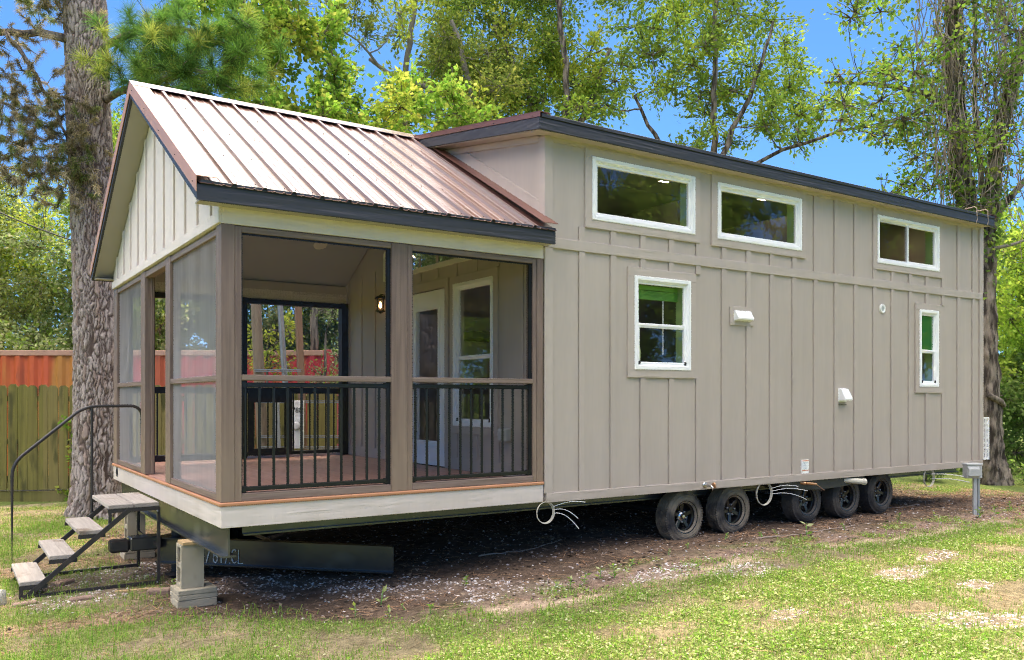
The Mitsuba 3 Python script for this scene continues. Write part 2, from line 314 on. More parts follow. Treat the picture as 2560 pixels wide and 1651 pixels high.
def window(plane, a0, a1, z0, z1, kind, label=None, trim='taupe_trim', tw=0.085, vinyl='vinyl', film=True, pane='glass', upper=None):
    w = obj('window', ring(plane, a0, a1, z0, z1, 0.042, -0.03, 0.034), vinyl, home, label=label)
    if tw:
        t = obj('trim', wb(plane, a0 - tw, a1 + tw, 0.0, 0.024, z1 - 0.012, z1 + tw), trim, w)
        obj('trim', wb(plane, a0 - tw, a1 + tw, 0.0, 0.024, z0 - tw, z0 + 0.012), trim, w)
        obj('trim', wb(plane, a0 - tw, a0 + 0.012, 0.0, 0.021, z0 + 0.012, z1 - 0.012), trim, w)
        obj('trim', wb(plane, a1 - 0.012, a1 + tw, 0.0, 0.021, z0 + 0.012, z1 - 0.012), trim, w)
    b0, b1, c0, c1 = a0 + 0.042, a1 - 0.042, z0 + 0.042, z1 - 0.042
    obj('stop', ring(plane, b0 - 0.002, b1 + 0.002, c0 - 0.002, c1 + 0.002, 0.014, -0.03, 0.019, 0.002), vinyl, w)
    if kind == 'fixed':
        obj('sash', ring(plane, b0 + 0.012, b1 - 0.012, c0 + 0.012, c1 - 0.012, 0.028, -0.03, 0.008), vinyl, w)
        obj('pane', sheet(plane, b0 + 0.035, b1 - 0.035, c0 + 0.035, c1 - 0.035, -0.008), pane, w)
    elif kind == 'slider':
        m = (a0 + a1) / 2 - 0.0
        obj('sash', ring(plane, b0 + 0.012, m + 0.02, c0 + 0.012, c1 - 0.012, 0.024, -0.03, -0.004), vinyl, w)
        obj('sash', ring(plane, m - 0.022, b1 - 0.012, c0 + 0.012, c1 - 0.012, 0.03, -0.026, 0.010), vinyl, w)
        obj('pane', sheet(plane, b0 + 0.03, m, c0 + 0.03, c1 - 0.03, -0.016), pane, w)
        obj('pane', sheet(plane, m, b1 - 0.035, c0 + 0.03, c1 - 0.03, -0.008), pane, w)
        obj('insect_screen', sheet(plane, b0 + 0.03, m - 0.02, c0 + 0.03, c1 - 0.03, 0.004), 'screen_mesh', w)
    else:
        m = z0 + (z1 - z0) * (0.475 if kind == 'hung' else 0.46)
        obj('sash', ring(plane, b0 + 0.012, b1 - 0.012, m - 0.022, c1 - 0.012, 0.024, -0.03, 0.002), vinyl, w)
        obj('sash', ring(plane, b0 + 0.012, b1 - 0.012, c0 + 0.012, m + 0.024, 0.028, -0.028, 0.012), vinyl, w)
        obj('pane', sheet(plane, b0 + 0.034, b1 - 0.034, m, c1 - 0.034, -0.014), pane, w)
        if upper: obj('film', sheet(plane, b0 + 0.034, b1 - 0.034, m, c1 - 0.034, -0.02), upper, w)
        obj('pane', sheet(plane, b0 + 0.038, b1 - 0.038, c0 + 0.038, m, -0.006), pane, w)
        obj('latch', join([wb(plane, b0 + 0.02, b0 + 0.045, 0.012, 0.022, c0 + 0.012, c0 + 0.05), wb(plane, b1 - 0.045, b1 - 0.02, 0.012, 0.022, c0 + 0.012, c0 + 0.05)]), 'black_metal', w)
    if film: obj('jamb', wb(plane, a1 - 0.052, a1 - 0.032, -0.15, -0.034, z0 + 0.034, z1 - 0.034, 0), 'jamb_green', w)
    return w
WIN = dict(a=(0.563, 2.003, 3.342, 3.975), b=(2.357, 3.813, 3.338, 3.968), c=(5.361, 6.821, 3.333, 3.965), k=(1.126, 1.937, 1.857, 2.831), n=(6.337, 6.805, 1.715, 2.781))
def spans(x, z0, z1, openings, pad, half=0.036):
    """the free stretches of a batten at x between z0 and z1"""
    out = [(z0, z1)]
    for a0, a1, b0, b1 in openings:
        if a0 - pad - half < x + half and x - half < a1 + pad + half:
            nxt = []
            for s, e in out:
                if b0 - pad > s + 0.02: nxt.append((s, min(e, b0 - pad)))
                if b1 + pad < e - 0.02: nxt.append((max(s, b1 + pad), e))
            out = [q for q in nxt if q[1] - q[0] > 0.03]
    return out
# side wall with its openings, battens, bands
hole = lambda r, e=0.03: rect(r[0] + e, r[1] - e, r[2] + e, r[3] - e)
poly = rect(0.0, 8.0, 0.56, 4.12)
for r in WIN.values(): poly = poly.difference(hole(r))
def all_battens():
    for k in range(19):
        xb = 0.406 + 0.4064 * k + 0.036
        for s, e in spans(xb, 0.642, 3.012, [WIN['k'], WIN['n'], (2.66, 2.88, 2.47, 2.51)], 0.085) + spans(xb, 3.115, 4.045, [WIN['a'], WIN['b'], WIN['c']], 0.085): yield xb, s, e
for xb, s, e in all_battens(): poly = poly.difference(rect(xb - 0.0405, xb - 0.034, s + 0.002, e - 0.002))
sw = obj('side_wall', extrude(poly, 0.10, 'xz', 0.0), 'taupe_siding', home)
obj('band_board', wb('S', 0.02, 7.998, 0, 0.022, 3.012, 3.115), 'taupe_trim', sw)
obj('bottom_board', wb('S', 0.002, 7.998, 0, 0.024, 0.552, 0.642), 'taupe_trim', sw)
obj('frieze_board', wb('S', 0.085, 7.91, 0, 0.016, 4.045, 4.10), 'taupe_trim', sw)
obj('corner_board', wb('S', -0.018, 0.082, 0, 0.020, 0.642, 3.012), 'taupe_siding', sw)
obj('corner_board', wb('S', -0.018, 0.082, 0, 0.020, 3.115, 4.10), 'taupe_siding', sw)
obj('corner_board', wb('S', 7.915, 8.018, 0, 0.020, 0.642, 3.012), 'taupe_siding', sw)
obj('corner_board', wb('S', 7.915, 8.018, 0, 0.020, 3.115, 4.10), 'taupe_siding', sw)
vent_plate = (2.572, 2.965, 2.384, 2.60)
for xb, s, e in all_battens(): obj('batten', wb('S', xb - 0.036, xb + 0.036, 0, 0.016, s, e, 0.0015), 'taupe_siding', sw)
obj('backing', box(0.1, 7.9, 0.101, 0.105, 3.98, 4.08), 'cabinet_dark', sw)
window('S', *WIN['a'], 'fixed', 'large white upper window beside the dormer corner')
window('S', *WIN['b'], 'fixed', 'second large white upper window')
window('S', *WIN['c'], 'slider', 'white upper sliding window near the right end')
window('S', *WIN['k'], 'hung', 'white kitchen window with a green blind')
window('S', *WIN['n'], 'hung2', 'narrow white window with a green upper pane', upper='green_glass')
# kitchen blind and tap behind the window
bl = obj('window_blind', join([box(1.17, 1.90, 0.125, 0.165, 2.715, 2.765, 0.004)] + [box(1.175, 1.895, 0.12 + 0.004 * (i % 2), 0.16, 2.615 + i * 0.0135, 2.626 + i * 0.0135, 0.002) for i in range(7)]), 'green_film', home)
obj('cord', tube([[1.66, 0.118, 2.61], [1.66, 0.118, 2.03]], 0.005, 6), 'white_plastic', bl)
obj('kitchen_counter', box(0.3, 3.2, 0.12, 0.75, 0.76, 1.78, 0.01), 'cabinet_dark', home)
a = np.linspace(0, math.pi, 14)
obj('kitchen_tap', tube(np.vstack([[[1.36, 0.40, 1.78]], np.stack([1.36 + 0.11 - 0.11 * np.cos(a), 0.40 + a * 0, 2.06 + 0.13 * np.sin(a)], 1), [[1.58, 0.40, 1.88]]]), 0.016, 8), 'chrome', home, smooth=40)
obj('range_shelf', box(1.0, 3.0, 3.9 - 0.9, 3.6, 2.35, 2.45, 0.01), 'interior_wall', home)

# back wall, right end wall, floor, ceiling of the rooms
poly = rect(0.0, 8.0, 0.56, 4.12)
for q in 'abc': poly = poly.difference(hole(WIN[q]))
bw = obj('back_wall', extrude(poly, -0.10, 'xz', W), 'taupe_siding', home)
for q in 'abc': window('N', *WIN[q], 'fixed', tw=0.085, film=False)
gable = lambda z0, y0=0.0, y1=W, drop=0.0: sg.Polygon([(y0, z0), (y1, z0), (y1, 4.245 - 0.15 - drop + 0.03), (RY, 4.646 - 0.13 - drop), (y0, 4.245 - 0.15 - drop + 0.03)])
ew = obj('end_wall', extrude(gable(0.56, 0.1, W - 0.1), -0.10, 'yz', 8.0), 'taupe_siding', home)
obj('corner_board', wb('E', -0.0, 0.09, 0, 0.02, 0.552, 4.10), 'taupe_siding', ew)
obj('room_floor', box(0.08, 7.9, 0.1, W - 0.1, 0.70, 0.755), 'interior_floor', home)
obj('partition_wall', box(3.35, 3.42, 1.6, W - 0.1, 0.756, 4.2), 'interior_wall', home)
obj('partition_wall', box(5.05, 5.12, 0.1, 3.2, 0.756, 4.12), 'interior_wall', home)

# wall between porch and rooms, with dormer, door, window and transom
pent = sg.Polygon([(1.30, 3.08), (3.565, 3.08), (3.565, 3.44), (RY, 4.09), (1.30, 3.44)])
mw_poly = gable(0.56).difference(rect(1.93, 2.88, 0.72, 2.85)).difference(rect(0.905 + 0.03, 1.735 - 0.03, 1.248 + 0.03, 2.845 - 0.03)).difference(pent.buffer(-0.02))
mw = obj('porch_inner_wall', extrude(mw_poly, 0.10, 'yz', 0.0), 'taupe_siding', home)
for k in range(12):
    yb = 0.393 + 0.4365 * k
    if yb > 4.84: break
    for s, e in spans(yb, 0.885, 3.25, [(0.905, 1.735, 1.248, 2.845), (1.93, 2.88, 0.0, 2.88)], 0.09):
        obj('batten', wb('M', yb - 0.03, yb + 0.03, 0, 0.0135, s, e), 'taupe_siding', mw)
obj('base_board', wb('M', 0.14, 1.86, 0, 0.018, 0.757, 0.885), 'taupe_trim', mw)
obj('base_board', wb('M', 2.95, 4.74, 0, 0.018, 0.757, 0.885), 'taupe_trim', mw)
window('M', 0.905, 1.735, 1.248, 2.845, 'hung', 'white front window looking onto the porch', vinyl='vinyl', film=False)
tr = obj('transom_window', extrude(pent.difference(pent.buffer(-0.055)), -0.03, 'yz', 0.0), 'almond_vinyl', home, label='gable shaped transom window with cream frame')
pv = np.array([[0.02, y, z] for y, z in list(pent.buffer(-0.05).exterior.coords)[:-1]])
obj('pane', (pv, np.array([[0, i, i + 1] for i in range(1, len(pv) - 1)])), 'glass', tr)
dp = obj('door', join([wb('M', 1.948, 2.118, -0.05, -0.005, 0.765, 2.832), wb('M', 2.69, 2.862, -0.05, -0.005, 0.765, 2.832), wb('M', 2.118, 2.69, -0.05, -0.006, 2.615, 2.832), wb('M', 2.118, 2.69, -0.05, -0.006, 0.765, 1.045)]), 'vinyl', home, label='white entry door with a tall glass light')
obj('glass_surround', ring('M', 2.095, 2.713, 1.022, 2.64, 0.032, -0.01, 0.012), 'vinyl', dp)
obj('pane', sheet('M', 2.12, 2.69, 1.045, 2.615, -0.02), 'glass', dp)
obj('panel', ring('M', 2.14, 2.67, 0.83, 1.0, 0.02, -0.006, 0.004), 'vinyl', dp)
obj('frame', join([wb('M', 1.865, 1.945, 0, 0.022, 0.757, 2.94), wb('M', 2.866, 2.945, 0, 0.022, 0.757, 2.94), wb('M', 1.945, 2.866, 0, 0.0205, 2.84, 2.94)]), 'taupe_trim', dp)
obj('handle', join([tube([[-0.005, 2.80, 1.66], [-0.06, 2.80, 1.66], [-0.062, 2.70, 1.66]], 0.011, 8)]), 'black_metal', dp, smooth=40)
ob = obj('outlet_box', wb('M', 0.585, 0.735, 0.0, 0.075, 1.115, 1.25, 0.012), 'grey_box', home)
obj('cover', wb('M', 0.60, 0.72, 0.075, 0.085, 1.13, 1.235, 0.006), 'grey_box', ob)
# lantern beside the door
sc = obj('wall_lantern', join([lathe([(0.001, 2.90), (0.055, 2.87), (0.075, 2.85), (0.075, 2.84), (0.02, 2.838)], 16, 'z', (-0.11, 3.475, 0)), lathe([(0.02, 2.70), (0.07, 2.69), (0.07, 2.68), (0.02, 2.665), (0.001, 2.65)], 16, 'z', (-0.11, 3.475, 0)),
    wb('M', 3.445, 3.505, 0, 0.02, 2.72, 2.84), tube([[-0.02, 3.475, 2.80], [-0.06, 3.475, 2.90], [-0.11, 3.475, 2.90]], 0.008, 6)] + [tube([[-0.11 + 0.055 * math.cos(t), 3.475 + 0.055 * math.sin(t), 2.69], [-0.11 + 0.055 * math.cos(t), 3.475 + 0.055 * math.sin(t), 2.845]], 0.005, 5) for t in np.arange(4) * math.pi / 2 + 0.4]), 'black_metal', home, label='small lit lantern on the porch wall')
key = obj('bulb', lathe([(0.001, 2.72), (0.018, 2.73), (0.022, 2.76), (0.012, 2.80), (0.001, 2.81)], 12, 'z', (-0.11, 3.475, 0)), 'white_plastic', sc, smooth=True)
scene[key]['emitter'] = {'type': 'area', 'radiance': rgb((1.4, 0.6, 0.2))}
# dormer trim boards
zt = lambda y: 4.4955 - 0.165 * abs(y - RY)       # underside of the main roof over the wall
zr = lambda y: 4.675 - 0.578 * abs(y - RY)        # top of the porch roof at the wall
def strip(y0, y1, lo0, hi0, lo1, hi1): return sg.Polygon([(y0, lo0), (y1, lo1), (y1, hi1), (y0, hi0)])
obj('dormer_trim', extrude(strip(0.085, RY, zt(0.085) - 0.065, zt(0.085), zt(RY) - 0.065, zt(RY)), -0.018, 'yz', 0.0), 'taupe_trim', mw)
obj('dormer_trim', extrude(strip(0.085, 2.05, zr(0.085), zr(0.085) + 0.16, zr(2.05), zr(2.05) + 0.16).intersection(sg.Polygon([(0, 3), (3, 3), (3, zt(RY)), (RY, zt(RY) - 0.07), (0, zt(0) - 0.07)])), -0.014, 'yz', 0.0), 'taupe_trim', mw)
obj('dormer_trim', wb('M', -0.018, 0.085, 0, 0.0165, 3.2, 4.09), 'taupe_trim', mw)

# roofs
def roof_panel(x0, x1, ye, ze, yr, zr_, off, ribs, th=0.0):
    """ribbed sheet from eave (ye, ze) to ridge (yr, zr_) between x0 and x1"""
    xs = {x0, x1}
    for c in ribs:
        for d in (-0.022, -0.013, 0.013, 0.022): xs.add(c + d)
        for m in (0.0765, 0.153):
            for d in (-0.013, -0.006, 0.006, 0.013): xs.add(c + m + d)
            for d in (-0.013, -0.006, 0.006, 0.013): xs.add(c - m + d)
    xs = np.array(sorted(x for x in xs if x0 <= x <= x1))
    h = np.zeros(len(xs))
    for c in ribs:
        h = np.maximum(h, np.interp(np.abs(xs - c), [0.013, 0.022], [0.026, 0]))
        for m in (-0.153, -0.0765, 0.0765, 0.153): h = np.maximum(h, np.interp(np.abs(xs - c - m), [0.006, 0.013], [0.0065, 0]))
    L = math.hypot(yr - ye, zr_ - ze); sy, sz = (yr - ye) / L, (zr_ - ze) / L
    ny, nz = (-sz, sy) if sy > 0 else (sz, -sy)
    n = 6; t = np.linspace(0, 1, n)
    v = np.stack([np.broadcast_to(xs[None], (n, len(xs))), ye + (yr - ye) * t[:, None] + ny * (h + off)[None], ze + (zr_ - ze) * t[:, None] + nz * (h + off)[None]], -1).reshape(-1, 3)
    m = len(xs); i, j = np.meshgrid(np.arange(n - 1), np.arange(m - 1), indexing='ij')
    q = np.stack([i * m + j, i * m + j + 1, (i + 1) * m + j + 1, (i + 1) * m + j], -1).reshape(-1, 4)
    f = np.vstack([q[:, [0, 1, 2]], q[:, [0, 2, 3]]])
    return v, (f if sy > 0 else f[:, ::-1])
def slab(y0, z0, y1, z1, t0, t1): return sg.Polygon([(y0, z0 - t0), (y1, z1 - t0), (y1, z1 - t1), (y0, z0 - t1)])
PE, PR, ME, MR = 3.150, 4.660, 4.203, 4.634        # eave and ridge heights: porch roof, main roof
YE, YF = -0.18, W + 0.18
def make_roof(x0, x1, e, r, first, count, label):
    rf = obj('roof', join([extrude(slab(YE + 0.02, e + 0.02 * (r - e) / 2.6, RY, r, 0.012, 0.12), x1 - x0 - 0.03, 'yz', x0 + 0.02), extrude(slab(YF - 0.02, e + 0.02 * (r - e) / 2.6, RY, r, 0.012, 0.12), x1 - x0 - 0.03, 'yz', x0 + 0.02)]), 'ceiling_paint', home, label=label)
    cuts = [x0] + [first + 0.2295 * (4 * k + 3.5) for k in range(count)]
    cuts = [c for c in cuts if c < x1 - 0.25] + [x1]
    for side in (YE - 0.02, YF + 0.02):
        for p, q in zip(cuts, cuts[1:]):
            ribs = [first + 0.2295 * i for i in range(int((x1 - x0) / 0.2295) + 2) if p - 0.2 < first + 0.2295 * i < q + 0.2]
            ribs = [c for c in ribs if x0 + 0.05 < c < x1 - 0.05]
            obj('metal_panel', roof_panel(p, q, side + (0.03 if e > 4 else 0.0) * (1 if side < 1 else -1), e - 0.02 * (r - e) / 2.6, RY, r, 0.0, ribs), 'roof_metal', rf)
    return rf
pr = make_roof(-3.27, -0.004, PE, PR, -3.018, 5, 'brown ribbed metal roof over the porch')
mr = make_roof(-0.195, 8.008, ME, MR, -0.07, 10, 'low brown ribbed metal roof over the rooms')
slope = (PR - PE) / (RY - YE); mslope = (MR - ME) / (RY - YE)
def sloped_strip(x0, x1, ya, yb, e, sl, off, th, side=1):
    """flat metal strip that lies on a roof slope between ya and yb"""
    f = lambda y: e + sl * (min(abs(y - YE), abs(YF - y)))
    return extrude(sg.Polygon([(ya, f(ya) + off), (yb, f(yb) + off), (yb, f(yb) + off + th), (ya, f(ya) + off + th)]), x1 - x0, 'yz', x0)
for side in (0, 1):
    ya, yb = (YE - 0.02, RY) if side == 0 else (YF + 0.02, RY)
    obj('rake_trim', join([sloped_strip(-3.292, -3.14, ya, yb, PE, slope, 0.024, 0.006), sloped_strip(-3.296, -3.290, ya, yb, PE, slope, -0.092, 0.122)]), 'rake_metal', pr)
    obj('ridge_cap', sloped_strip(-3.30, -0.03, RY - (0.16 if side == 0 else -0.16), RY, PR - slope * (RY - YE), slope, 0.030, 0.006), 'roof_metal', pr)
    obj('wall_flashing', sloped_strip(-0.17, -0.002, ya - (0.015 if side == 0 else -0.015), yb, PE, slope, 0.026, 0.006), 'drip_metal', pr)
    obj('rake_board', extrude(sg.Polygon([(ya + (0.02 if side == 0 else -0.02), 3.015), (RY, 3.015 + slope * 2.6125), (RY, PR - 0.03), (ya + (0.02 if side == 0 else -0.02), PE - 0.02)]), 0.025, 'yz', -3.285), 'charcoal_trim', pr)
    yo = YE if side == 0 else YF - 0.025
    obj('fascia_board', box(-3.262, -0.008, yo, yo + 0.025, 3.015, 3.135, 0.003), 'charcoal_trim', pr)
    obj('drip_edge', box(-3.262, -0.008, yo - (0.006 if side == 0 else -0.006), yo + 0.025, 3.136, 3.166, 0.003), 'charcoal_trim', pr)
    obj('soffit', box(-3.255, -0.004, (YE + 0.026 if side == 0 else W), (0.0 if side == 0 else YF - 0.026), 3.022, 3.034), 'soffit_paint', pr)
    obj('rake_soffit', extrude(slab(YE + 0.03 if side == 0 else YF - 0.03, PE + 0.03 * slope, RY, PR, 0.125, 0.14), 0.197, 'yz', -3.259), 'soffit_paint', pr)
    # main roof edges
    ob_ = lambda nm, m, b='charcoal_trim': obj(nm, m, b, mr)
    ob_('fascia_board', box(-0.176, 8.010, yo, yo + 0.025, 4.078, 4.186, 0.003))
    ob_('drip_edge', box(-0.176, 8.012, yo - (0.012 if side == 0 else -0.012), yo + 0.026, 4.187, 4.222, 0.003))
    ob_('soffit', box(-0.17, 7.99, (YE + 0.026 if side == 0 else W), (0.0 if side == 0 else YF - 0.026), 4.086, 4.100), 'taupe_trim')
    for xx, d in ((-0.2, 1), (8.012, -1)):
        ob_('rake_board', extrude(sg.Polygon([(ya + (0.02 if side == 0 else -0.02), 4.078), (RY, 4.078 + mslope * 2.6125), (RY, MR - 0.035), (ya + (0.02 if side == 0 else -0.02), ME - 0.018)]), 0.024 * d, 'yz', xx))
        ob_('rake_trim', join([sloped_strip(min(xx - 0.008 * d, xx + 0.12 * d), max(xx - 0.008 * d, xx + 0.12 * d), ya, yb, ME, mslope, 0.024, 0.006), sloped_strip(min(xx - 0.006 * d, xx - 0.002 * d), max(xx - 0.006 * d, xx - 0.002 * d), ya, yb, ME, mslope, -0.022, 0.05)]), 'drip_metal')
    ob_('rake_soffit', extrude(slab(YE + 0.03 if side == 0 else YF - 0.03, ME + 0.03 * mslope, RY, MR, 0.122, 0.134), 0.172, 'yz', -0.174), 'taupe_trim')
obj('ridge_cap', join([sloped_strip(-0.21, 8.02, RY - 0.16, RY, ME, mslope, 0.028, 0.006), sloped_strip(-0.21, 8.02, RY + 0.16, RY, ME, mslope, 0.028, 0.006)]), 'roof_metal', mr)
# roof screws
dome = trimesh.creation.icosphere(subdivisions=1, radius=0.0055); dv, df = np.array(dome.vertices), np.array(dome.faces)
scr = []
for i in range(13):
    for fy in (0.03, 0.27, 0.52, 0.77, 0.97):
        for dx in (0.045, 0.185) if fy in (0.03,) else (0.115,) if fy < 0.9 else (0.0,):
            y = YE + (RY - YE) * fy; z = PE + (PR - PE) * fy + (0.028 if fy > 0.9 else 0.004)
            scr.append((dv + [-3.018 + 0.2295 * i + dx - 0.0, y - 0.003, z + 0.003], df))
obj('roof_screws', join(scr), 'screw_steel', pr, kind='stuff')
scr = [(dv + [-3.297, YE + (RY - YE) * f, PE + (PR - PE) * f - 0.03], df) for f in (0.03, 0.25, 0.48, 0.72, 0.95)] + [(dv + [-0.13 + 0.04 * (i % 2), YE + (RY - YE) * f, PE + (PR - PE) * f + 0.034], df) for i, f in enumerate(np.linspace(0.05, 0.95, 12))] + [(dv + [-0.208, YE + (RY - YE) * f, ME + (MR - ME) * f + 0.0], df) for f in (0.04, 0.3, 0.55, 0.8)]
obj('trim_screws', join(scr), 'screw_steel', pr, kind='stuff')
obj('plumbing_vent', join([tube([[7.15, 1.35, 4.40], [7.15, 1.35, 4.66]], 0.04, 14), lathe([(0.09, 4.47), (0.06, 4.52), (0.045, 4.56)], 14, 'z', (7.15, 1.35, 0))]), 'grey_box', mr)

# porch: gable end, posts, rails, screens
gp = sg.Polygon([(0.0, 2.90), (W, 2.90), (W, 3.10), (RY, 3.10 + 0.578 * RY), (0.0, 3.10)])
for k in range(11): gp = gp.difference(rect(0.277 + 0.428 * k - 0.011, 0.277 + 0.428 * k - 0.001, 2.99, 3.085 + 0.578 * (RY - abs(0.277 + 0.428 * k - RY)) - 0.03))
obj('gable_backing', extrude(sg.Polygon([(0.1, 2.95), (W - 0.1, 2.95), (W - 0.1, 3.0), (RY, 3.0 + 0.578 * (RY - 0.1)), (0.1, 3.0)]), 0.004, 'yz', FX + 0.081), 'cabinet_dark', home)
gw = obj('gable_wall', extrude(gp, 0.08, 'yz', FX), 'cream_siding', home)
zg = lambda y: 3.085 + 0.578 * (RY - abs(y - RY))
for k in range(11):
    yb = 0.277 + 0.428 * k
    obj('batten', extrude(strip(yb - 0.002, yb + 0.05, 2.985, zg(yb), 2.985, zg(yb + 0.05)), -0.016, 'yz', FX), 'cream_siding', gw)
obj('bottom_trim', wb('F', 0.0, W, 0, 0.022, 2.903, 2.99), 'cream_trim', gw)
obj('corner_trim', wb('F', -0.012, 0.03, 0, 0.0205, 2.99, 3.03), 'cream_trim', gw)
obj('frieze_board', box(FX + 0.004, -0.02, -0.004, 0.075, 2.90, 3.03, 0.003), 'cream_trim', home)
obj('frieze_board', box(FX + 0.004, -0.02, W - 0.075, W + 0.004, 2.90, 3.03, 0.003), 'cream_trim', home)
def porch_post(m): return obj('porch_post', m, 'brown_post', home)
porch_post(join([box(-3.062, -2.959, -0.002, 0.14, 0.757, 2.90, 0.004), box(-2.958, -2.905, 0.002, 0.13, 0.757, 2.893, 0.004)]))
porch_post(join([box(-1.628, -1.475, -0.003, 0.13, 0.757, 2.896, 0.004), box(-1.474, -1.425, 0.004, 0.12, 0.757, 2.893, 0.004)]))
porch_post(join([box(-0.142, -0.100, 0.004, 0.12, 0.757, 2.893, 0.004), box(-0.099, -0.022, -0.002, 0.13, 0.757, 2.896, 0.004)]))
porch_post(box(-3.061, -2.96, 1.76, 1.95, 0.757, 2.895, 0.004))
porch_post(box(-3.061, -2.96, 2.93, 3.14, 0.757, 2.895, 0.004))
porch_post(box(-3.061, -2.92, 4.63, W + 0.002, 0.757, 2.895, 0.004))
for a0, a1 in ((-2.905, -1.628), (-1.425, -0.142)):
    obj('top_rail', box(a0, a1, 0.004, 0.10, 2.846, 2.893, 0.003), 'brown_rail', home)
    obj('middle_rail', box(a0, a1, 0.0, 0.09, 1.697, 1.742, 0.004), 'brown_rail', home)
    obj('sill_rail', box(a0, a1, 0.003, 0.10, 0.757, 0.818, 0.003), 'brown_rail', home)
    sp = obj('screen_panel', sheet('S', a0, a1, 0.818, 2.846, -0.022), 'screen_mesh', home)
    obj('edge_strip', join([box(a0, a0 + 0.012, 0.024, 0.04, 0.818, 2.846), box(a1 - 0.03, a1, 0.024, 0.05, 0.818, 2.846), box(a0 + 0.012, a1 - 0.03, 0.024, 0.04, 2.832, 2.845)]), 'black_frame', sp)
    g = obj('railing', join([box(a0 + 0.005, a1 - 0.005, 0.035, 0.075, 1.645, 1.682, 0.004), box(a0 + 0.005, a1 - 0.005, 0.035, 0.075, 0.832, 0.866, 0.004)]), 'black_metal', home)
    obj('bracket', join([box(x - 0.022, x + 0.022, 0.030, 0.080, z, z + 0.05, 0.004) for x in (a0 + 0.024, a1 - 0.024) for z in (0.822, 1.64)]), 'black_metal', g)
    n = 11 if a0 < -2 else 11
    first = -2.865 if a0 < -2 else -1.372
    for i in range(n):
        x = first + 0.1145 * i
        if x < a1 - 0.03: obj('baluster', box(x - 0.0095, x + 0.0095, 0.045, 0.064, 0.866, 1.645, 0.003), 'black_metal', g)
for a0, a1 in ((0.14, 1.76), (3.14, 4.63)):
    obj('top_rail', box(-3.054, -2.97, a0, a1, 2.833, 2.885, 0.003), 'brown_rail', home)
    obj('middle_rail', box(-3.056, -2.97, a0, a1, 1.692, 1.739, 0.003), 'brown_rail', home)
    obj('sill_rail', box(-3.054, -2.97, a0, a1, 0.757, 0.812, 0.003), 'brown_rail', home)
    obj('side_stile', box(-3.055, -2.97, a0, a0 + 0.04, 0.812, 2.833, 0.002), 'brown_post', home)
    for z0, z1, sag in ((0.812, 1.692, 0.006), (1.739, 2.833, 0.016)):
        # the dusty screens hang a little loose
        A = np.linspace(a0 + 0.03, a1, 30); Z = np.linspace(z0, z1, 30); AA, ZZ = np.meshgrid(A, Z, indexing='ij')
        u, vv = (AA - a0) / (a1 - a0), (ZZ - z0) / (z1 - z0)
        edge = np.clip(np.minimum(np.minimum(u, 1 - u), np.minimum(vv, 1 - vv)) / 0.12, 0, 1)
        k = sag * (2.2 if a0 > 3 else 0.6)
        d = k * edge * (meshkit.fbm(np.stack([AA * 3.5 + ZZ * 1.6, AA * 0 + ZZ * 0.5, AA * 0 + 3], -1), 3, 5) - 0.5) * 2
        v = np.stack([-3.03 + d, AA, ZZ], -1).reshape(-1, 3)
        i, j = np.meshgrid(np.arange(29), np.arange(29), indexing='ij')
        q = np.stack([i * 30 + j, i * 30 + j + 1, (i + 1) * 30 + j + 1, (i + 1) * 30 + j], -1).reshape(-1, 4)
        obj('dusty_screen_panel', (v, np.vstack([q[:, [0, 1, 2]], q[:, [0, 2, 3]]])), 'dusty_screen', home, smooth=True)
obj('door_header', box(-3.056, -2.97, 1.95, 2.93, 2.826, 2.885, 0.003), 'brown_rail', home)
obj('door_stop', join([box(-2.999, -2.975, 2.90, 2.93, 0.757, 2.826), box(-2.999, -2.975, 1.95, 1.975, 0.757, 2.826)]), 'brown_post', home)
# open screen door folded back inside
sd = obj('screen_door', join([beam((-2.955, 2.92, 0.78), (-2.955, 2.92, 2.81), 0.035, 0.07), beam((-2.62, 2.965, 0.78), (-2.62, 2.965, 2.81), 0.035, 0.07), beam((-2.955, 2.92, 2.78), (-2.62, 2.965, 2.78), 0.03, 0.08), beam((-2.955, 2.92, 0.82), (-2.62, 2.965, 0.82), 0.03, 0.1)]), 'brown_post', home) if False else None
# deck
dk = obj('deck', box(-3.04, -0.002, 0.02, W - 0.02, 0.66, 0.722), 'chassis_steel', home)
for i in range(22):
    x0 = -3.035 + 0.1378 * i
    obj('deck_board', box(x0, x0 + 0.1335, 0.012, W - 0.012, 0.7225, 0.7545 + 0.001 * (i % 3 == 1), 0.004), 'deck_wood', dk)
obj('deck_edge', box(FX - 0.020, -0.024, -0.020, 0.010, 0.7285, 0.7565, 0.012), 'edge_trim', dk)
obj('deck_edge', box(FX - 0.0205, FX + 0.008, -0.0195, W + 0.02, 0.728, 0.756, 0.012), 'edge_trim', dk)
obj('skirt_board', box(FX + 0.001, -0.022, -0.003, 0.03, 0.56, 0.7282, 0.004), 'cream_trim', home)
obj('skirt_board', box(FX - 0.003, FX + 0.03, -0.004, W + 0.002, 0.5605, 0.728, 0.004), 'cream_trim', home)
obj('skirt_board', box(FX + 0.001, -0.022, W - 0.03, W + 0.003, 0.56, 0.7282, 0.004), 'cream_trim', home)
em = obj('emblem', lathe([(0.050, -0.004), (0.058, -0.002), (0.058, 0.003), (0.050, 0.004), (0.050, -0.004)], 28, 'x', (FX - 0.005, 4.597, 0.665)), 'ink', home, label='round black maker mark on the front skirt board')
ey = lambda *p: tube([[FX - 0.006, 4.597 + a_, 0.665 + b_] for a_, b_ in p], 0.006, 5)
